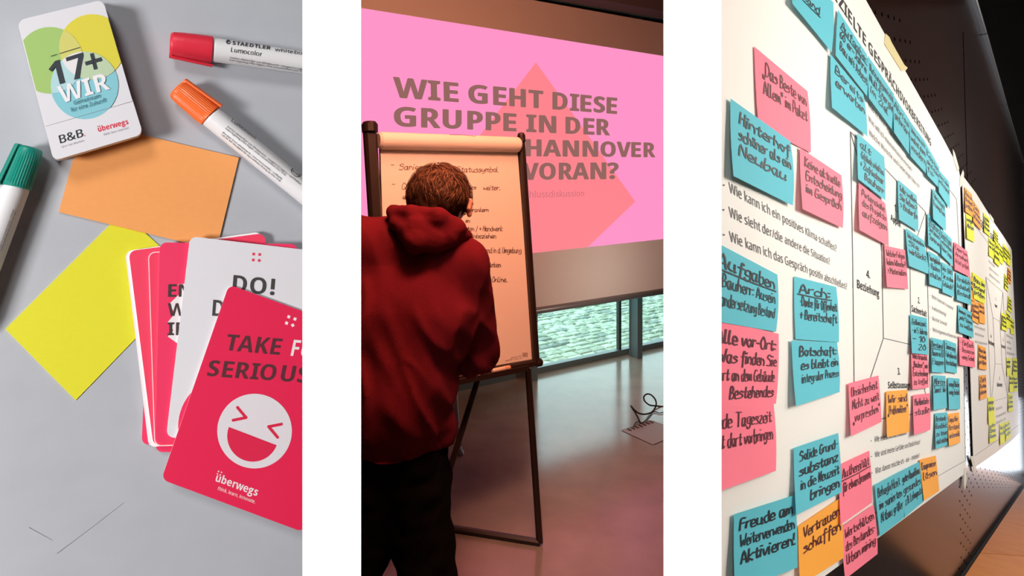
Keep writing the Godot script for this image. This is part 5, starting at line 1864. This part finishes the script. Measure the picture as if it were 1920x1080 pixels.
func build_notes() -> void:
	var all := [
		[CYAN, [[1484, -62], [1562.5, 4], [1559.5, 98.5], [1485.6, 7]], ["", "_Bestand", ""], "cyan sticky note cut off by the top edge, with one underlined word", 0.1],
		[CYAN, [[1557, 101], [1619, 177], [1626.5, 256], [1560, 201.5]], ["Bereits", "erworben", ""], "cyan sticky note reading Bereits erworben, under the asbestos note", 0.1],
		[CYAN, [[1571, 18], [1625, 101.5], [1629, 185], [1566.6, 104]], ["_Aufgabe:", "60 er-Jahre", "Bau mit Asbest"], "cyan sticky note about a sixties building with asbestos, beside the heading", 0.1],
		[PINK, [[1414, 87], [1514, 171], [1520.3, 286.5], [1422, 236]], ["„Das Beste von", "Allem“ im Paket", ""], "pink sticky note reading Das Beste von Allem im Paket, highest of the pink ones", 0.12],
		[CYAN, [[1369.6, 184.4], [1481.8, 265], [1486.6, 385.6], [1375.2, 330]], ["Hinterhof", "schöner als ein", "Neubau", ""], "cyan sticky note reading Hinterhof schöner als ein Neubau", 0.1],
		[PINK, [[1499.5, 276.6], [1577.5, 328.6], [1580.4, 428], [1505, 392]], ["Keine aktuelle", "Entscheidung", "im Gespräch", ""], "pink sticky note reading Keine aktuelle Entscheidung im Gespräch", 0.1],
		[CYAN, [[1312, 438], [1457.6, 515], [1455.2, 622], [1312, 597.5]], ["_Aufgaben", "-Bauherr: Ausein", "-andersetzung Bestand"], "large cyan sticky note at the left edge with underlined Aufgaben", 0.18],
		[PINK, [[1312, 590], [1460, 626], [1455, 757], [1312, 770]], ["Alle vor-Ort:", "Was finden Sie", "dort an dem Gebäude", "     Bestehendes"], "pink sticky note with vor-Ort in its first line, under the Aufgaben note", 0.16],
		[PINK, [[1312, 763], [1450.6, 757], [1455, 882.6], [1312, 935]], ["jede Tageszeit", "mit dort vorbringen", ""], "pink sticky note reading jede Tageszeit, at the left edge below the vor-Ort note", 0.14],
		[CYAN, [[1489, 518], [1568, 538], [1573, 641.8], [1491.6, 636]], ["_Arch:", "-Danke für Offenheit", "+ Bereitschaft", ""], "cyan sticky note beginning Arch with thanks for openness", 0.1],
		[CYAN, [[1484, 638], [1569.4, 642], [1574.4, 735], [1492.6, 761.6]], ["Botschaft:", "es bleibt ein", "integraler Prozess", ""], "cyan sticky note reading Botschaft es bleibt ein integraler Prozess", 0.12],
		[PINK, [[1573, 872], [1629.8, 845], [1635.4, 942], [1576, 984]], ["_Authensität", "für etwas brennen", ""], "pink sticky note with underlined Authensität, half under a cyan note", 0.08],
		[CYAN, [[1488, 840], [1571.6, 811.8], [1578, 923], [1492.6, 966]], ["Solide Grund-", "substanz", "in die Neuzeit", "   bringen"], "cyan sticky note reading Solide Grundsubstanz in die Neuzeit", 0.1],
		[CYAN, [[1376, 964.5], [1490, 928], [1495.4, 1064], [1378, 1110]], ["Freude am", "Weiterverwenden", "Aktivieren!", ""], "large cyan sticky note at the bottom left reading Freude am Weiterverwenden", 0.08],
		[ORANGE, [[1496.4, 986.6], [1575.6, 933.4], [1582, 1046], [1500, 1098]], ["Vertrauen", "schaffen", ""], "orange sticky note at the bottom reading Vertrauen schaffen", 0.1],
		[PINK, [[1577.6, 988], [1638, 946], [1645.6, 1038.6], [1584.6, 1086]], ["Wertschätzen", "des Bestandes-", "Urban mining"], "pink sticky note at the bottom edge reading Wertschätzen des Bestandes", 0.08],
		[CYAN, [[1640, 909], [1687.4, 884], [1696.6, 970], [1650, 1006]], ["Behaglichkeit", "im sanierten", "Altbau größer"], "cyan sticky note reading Behaglichkeit im sanierten Altbau", 0.08],
		[CYAN, [[1687, 884], [1724, 865.6], [1732, 940], [1696.8, 970]], ["gutes Raumklima", "gesundes", "z.B. Lehmputz"], "cyan sticky note about gutes Raumklima, right of the Behaglichkeit note", 0.08],
		[ORANGE, [[1724.4, 861.6], [1754.6, 854], [1761, 920.6], [1732.4, 938.6]], ["Kompromisse", "lösen", ""], "orange sticky note at the right end of the poster's bottom row", 0.08],
		[PINK, [[1590.6, 719], [1647, 704], [1653, 791], [1595.6, 818.4]], ["Unsicherheit", "Nicht zu weit", "„vorpreschen“"], "pink sticky note reading Unsicherheit nicht zu weit vorpreschen", 0.08],
		[ORANGE, [[1661.6, 733.8], [1701.8, 730.6], [1704.6, 810], [1663.2, 820]], ["Wir sind", "„Problemlöser“", ""], "orange sticky note reading Wir sind Problemlöser", 0.08],
		[PINK, [[1707.8, 652], [1739, 660], [1741.6, 726.8], [1711, 730.4]], ["Was braucht", "„Bauherr“, um", "Entscheidung", "zu treffen!"], "pink sticky note asking what the Bauherr needs, hanging under a cyan one", 0.08],
		[PINK, [[1711.6, 740.6], [1743, 737.2], [1744.6, 806], [1714, 815.8]], ["Machbarkeits-", "studie", ""], "pink sticky note reading Machbarkeitsstudie, right of the orange Problemlöser note", 0.08],
		[CYAN, [[1706.2, 589.4], [1738, 596.6], [1741, 665.4], [1709.8, 662]], ["Zeithorizont:", "- in 5 Jahren", "- 10", "  20"], "cyan sticky note under Sachverhalt listing years as Zeithorizont", 0.08],
		[PINK, [[1658.2, 460.2], [1697, 468.8], [1702.8, 542.2], [1663.2, 538.4]], ["Welche Folgen", "haben Wünsche?", "> Materialien", ""], "pink sticky note asking Welche Folgen haben Wünsche", 0.08],
		[CYAN, [[1697.8, 427.2], [1731.8, 450.6], [1742.4, 514.4], [1704.4, 498.6]], ["Was bewundern", "Sie", "wirklich?", ""], "cyan sticky note asking what is admired, overlapping the pink Folgen note", 0.08],
		[CYAN, [[1683.3, 336.6], [1718.6, 366.4], [1722, 434.8], [1685.8, 411.6]], ["Wie wollen", "Sie leben?", "> Bedarfe", ""], "cyan sticky note asking Wie wollen Sie leben", 0.08],
		[PINK, [[1610, 342.2], [1659.6, 381], [1666.4, 462.2], [1611.6, 431]], ["Potenziale", "des Projekts", "aufzeigen", ""], "pink sticky note reading Potenziale des Projekts aufzeigen", 0.1],
		[CYAN, [[1607, 248.8], [1657.8, 294.4], [1660, 376], [1609, 335.6]], ["alt", "-Gebäude erhalten", "+ Zufriedener", "  Bauherr"], "cyan sticky note about keeping the Gebäude, above the pink Potenziale note", 0.1],
		[CYAN, [[1627, 103.6], [1676, 176.4], [1676.6, 248.6], [1629.2, 184]], ["Nutzungsgemischt", "Null-Energie", "im Ziel"], "cyan sticky note reading Null-Energie, second in the row under the heading", 0.06],
		[CYAN, [[1675.2, 178], [1706, 226], [1707.2, 293.2], [1676.4, 248.4]], ["Abriss", "gefordert", ""], "cyan sticky note third in the row under the heading, with two words", 0.06],
		[CYAN, [[1706, 227], [1734.2, 264.6], [1738.6, 328.2], [1707.2, 293.2]], ["Wenn man nicht", "wohnt dann", "modern"], "cyan sticky note fourth in the row under the heading", 0.06],
		[CYAN, [[1734.4, 265.6], [1761, 313], [1760, 352.4], [1738.6, 328.6]], ["Kosten", "sind nicht", "fair"], "cyan sticky note fifth in the row under the heading, shorter than its neighbours", 0.06],
		[CYAN, [[1760.4, 318.6], [1779.8, 340.6], [1781, 392], [1760.2, 360]], ["Neues Leben", "im Bestand"], "cyan sticky note at the right end of the row under the heading", 0.06],
		[CYAN, [[1748.6, 352], [1771.6, 382], [1773.8, 434.2], [1749.6, 410.6]], ["Wirtschaft", "komplex", ""], "cyan sticky note right below the end of the heading row", 0.06],
		[CYAN, [[1739, 399.2], [1762, 425.6], [1765.4, 478.2], [1740.6, 460]], ["_Vision", "Sie bauen?", "Sanierung"], "cyan sticky note with an underlined first word, left of its underlined twin", 0.06],
		[CYAN, [[1763.4, 427.4], [1784.4, 447.8], [1786.8, 499.8], [1765.4, 478.2]], ["_Gute Frage", "wünschen", "Bauherr fragen"], "cyan sticky note with an underlined first word, right of its underlined twin", 0.06],
		[CYAN, [[1740.6, 470], [1762.6, 483], [1766.4, 542], [1742.6, 533]], ["Smartgebäude", "> Bauherr", "erhalten"], "cyan sticky note touching the right side of the note that asks wirklich", 0.06],
		[CYAN, [[1765.4, 490.4], [1786.4, 502.2], [1789, 557.8], [1767.4, 548]], ["Was fühlt", "Sie zu dem", "Gebäude?"], "cyan sticky note asking about the Gebäude, above the small bullet list", 0.06],
		[PINK, [[1789, 453], [1813.6, 471], [1819.6, 520.4], [1790, 505]], ["Experten", "Ansehen!", "Arbeit prüfen!"], "pink sticky note sticking out over the gap, upper of the two there", 0.06],
		[CYAN, [[1792.2, 510.6], [1819.4, 521.8], [1820.4, 572.2], [1794.2, 562.6]], ["Persönlich", "Individuell", "(Bestand)"], "cyan sticky note bridging the gap, directly under the upper pink one", 0.06],
		[CYAN, [[1796, 571.2], [1822, 586], [1825.6, 634], [1798, 622.6]], ["Immer neu", "„mehr“ können", "zu wollen"], "cyan sticky note bridging the gap, directly above the lower pink one", 0.06],
		[PINK, [[1798, 630.4], [1826, 640], [1828.2, 689.2], [1800, 684.4]], ["- Einfach", "- Ressourcen", "- wenig Technik"], "pink sticky note reading Einfach and wenig Technik, lower one over the gap", 0.06],
		[CYAN, [[1745.6, 632.6], [1769, 638.2], [1771.2, 699], [1747.4, 697.8]], ["_Bestand", "Bauen in (5)", "Etappen"], "cyan sticky note with underlined Bestand, left in the upper pair of four", 0.06],
		[CYAN, [[1771.2, 636], [1792.8, 644.4], [1794.4, 700.4], [1773.4, 696.6]], ["Sanierung-", "Fahrplan mit", "Ausstattung"], "cyan sticky note reading Sanierung, right in the upper pair of four", 0.06],
		[CYAN, [[1749, 703.2], [1772.8, 705], [1775.6, 764.4], [1750.6, 769.2]], ["_Abriss", "Saniert - Wie", ""], "cyan sticky note with underlined Abriss, left in the lower pair of four", 0.06],
		[CYAN, [[1777.2, 707.8], [1799, 710], [1800.4, 767.2], [1779.4, 767.8]], ["wenig Fläche", "wenig Technik", ""], "cyan sticky note reading wenig Fläche, right in the lower pair of four", 0.06],
		[CYAN, [[1753, 775], [1776, 773], [1778.4, 834.4], [1754.4, 842]], ["Bestands-", "Rundblick", "zu teuer", "statt erhalten"], "cyan sticky note beside the lowest small orange one", 0.06],
		[ORANGE, [[1777, 776.2], [1798, 773], [1800.4, 830], [1779.4, 836.8]], ["Empathie-", "Bestand", "wird erreicht"], "small orange sticky note at the poster's right, below the four cyan ones", 0.06]]
	for e in all:
		var under: bool = ("highest of the pink" in e[3]) or ("with underlined Aufgaben" in e[3]) or ("vor-Ort in its" in e[3]) or ("beginning Arch" in e[3])
		note(e[3], e[0], e[1], e[2], 0.0025 if under else 0.012, e[4], "sticky notes on the near poster", 0.0105, 3, 0 if under else 1)
	var far := [
		[ORANGE, [[1808.6, 350.4], [1822.8, 365.4], [1824, 407], [1810.5, 396.5]], "orange note at the far poster's upper left corner"],
		[ORANGE, [[1823.8, 374], [1836.8, 394.6], [1839.3, 432.5], [1825, 415]], "orange note right of the corner note on the far poster"],
		[YELLOW, [[1811, 400.4], [1825, 408], [1827, 454.8], [1813.5, 447]], "yellow note under the orange corner note of the far poster"],
		[YELLOW, [[1844, 398.5], [1855, 409], [1856, 444], [1845.5, 434.4]], "yellow note over the far poster's heading, the leftmost there"],
		[YELLOW, [[1853.3, 444], [1863.4, 454], [1864.4, 487], [1854.7, 479]], "yellow note diagonally below the leftmost one on the far heading"],
		[YELLOW, [[1863, 429.6], [1871.4, 439.3], [1872, 462], [1864, 450]], "short yellow note in the middle of the far poster's heading"],
		[YELLOW, [[1864, 450], [1872.8, 458.7], [1874.3, 501.5], [1865, 491]], "long yellow note under the short one at the far heading"],
		[YELLOW, [[1872.8, 458.7], [1880, 468.4], [1880.5, 497.6], [1873.7, 490]], "yellow note third in the joined run below the far heading"],
		[YELLOW, [[1880.5, 455.8], [1888, 465.5], [1888.7, 494.7], [1881.5, 487]], "yellow note left of the far poster's upper right corner note"],
		[YELLOW, [[1888, 464.5], [1894.5, 475], [1895, 500.5], [1888.7, 494.7]], "yellow note in the far poster's upper right corner"],
		[ORANGE, [[1889, 500.4], [1895, 507], [1896, 534.4], [1890, 526.7]], "narrow orange note below the far poster's upper right corner"],
		[YELLOW, [[1883, 512], [1889.7, 521.8], [1890.8, 548], [1884, 540]], "yellow note left of the narrow orange one at the far right"],
		[ORANGE, [[1818, 518], [1828, 524], [1829, 566], [1820.6, 562]], "orange note mostly hidden behind the big yellow note"],
		[ORANGE, [[1821, 563.6], [1835, 567], [1836.4, 609], [1823, 600.5]], "orange note under the big yellow one, left of a pair"],
		[ORANGE, [[1835, 565], [1845.4, 571], [1847.5, 608], [1836.4, 605]], "orange note under the big yellow one, right of a pair"],
		[YELLOW, [[1823, 510], [1847, 526.7], [1846.5, 570.4], [1826, 559.7]], "biggest yellow note of the far poster, near its left edge"],
		[YELLOW, [[1889.7, 554], [1896.5, 562.6], [1897.5, 588], [1890.3, 581]], "yellow note topmost of the cluster at the far right middle"],
		[YELLOW, [[1886.4, 581], [1894, 590], [1895, 616], [1887, 614]], "yellow note in the middle of the cluster at the far right"],
		[YELLOW, [[1877, 585], [1886.8, 592], [1888, 622], [1878.6, 617]], "yellow note leftmost of the cluster at the far right middle"],
		[YELLOW, [[1894, 594.7], [1901, 601.5], [1901.5, 628.7], [1895, 625]], "yellow note rightmost and lowest of the far right cluster"],
		[ORANGE, [[1834, 646], [1848.5, 652], [1850, 694], [1836, 691]], "orange note at the far poster's left, upper of two spaced ones"],
		[ORANGE, [[1836, 704], [1849, 703], [1850.4, 746], [1838, 750]], "orange note at the far poster's left, lower of two spaced ones"],
		[YELLOW, [[1887, 671], [1894.5, 671.3], [1895, 703], [1888.4, 705.5]], "yellow note upper left of four at the far right"],
		[YELLOW, [[1898.6, 671], [1907, 672.5], [1907.7, 704.5], [1899.3, 704]], "yellow note upper right of four at the far right"],
		[YELLOW, [[1892.5, 703], [1900, 703], [1900.5, 735], [1893, 735]], "yellow note lower left of four at the far right"],
		[YELLOW, [[1900, 704.5], [1907, 704], [1908, 733.4], [1901, 735]], "yellow note lower right of four at the far right"],
		[YELLOW, [[1889.6, 738.7], [1898.6, 738.3], [1899.8, 771], [1890.9, 772.5]], "single yellow note below the four at the far right"],
		[YELLOW, [[1852.3, 745], [1863.6, 744.8], [1865, 789], [1854, 795]], "yellow note upper of the tall pair low on the far poster"],
		[YELLOW, [[1854, 793], [1866.5, 787], [1868, 826.7], [1855.7, 831]], "yellow note lower of the tall pair low on the far poster"],
		[YELLOW, [[1873.8, 795], [1884.6, 791.7], [1885.8, 830], [1875.7, 834.6]], "yellow note at the far poster's bottom edge, left of two"],
		[YELLOW, [[1884, 793], [1892.5, 787.4], [1896, 819.4], [1886.5, 827.4]], "yellow note at the far poster's bottom edge, right of two"]]
	var words := [["Bau im", "Bestand", "prüfen"], ["Zeit", "Kosten", "planen"], ["weniger", "Abriss"], ["gutes", "Klima", "Raum"], ["Was ist", "mein Ziel"]]
	for k in far.size():
		note(far[k][2], far[k][0], far[k][1], words[k % 5], 0.01, 0.08, "notes on the far poster", 0.015, 2)
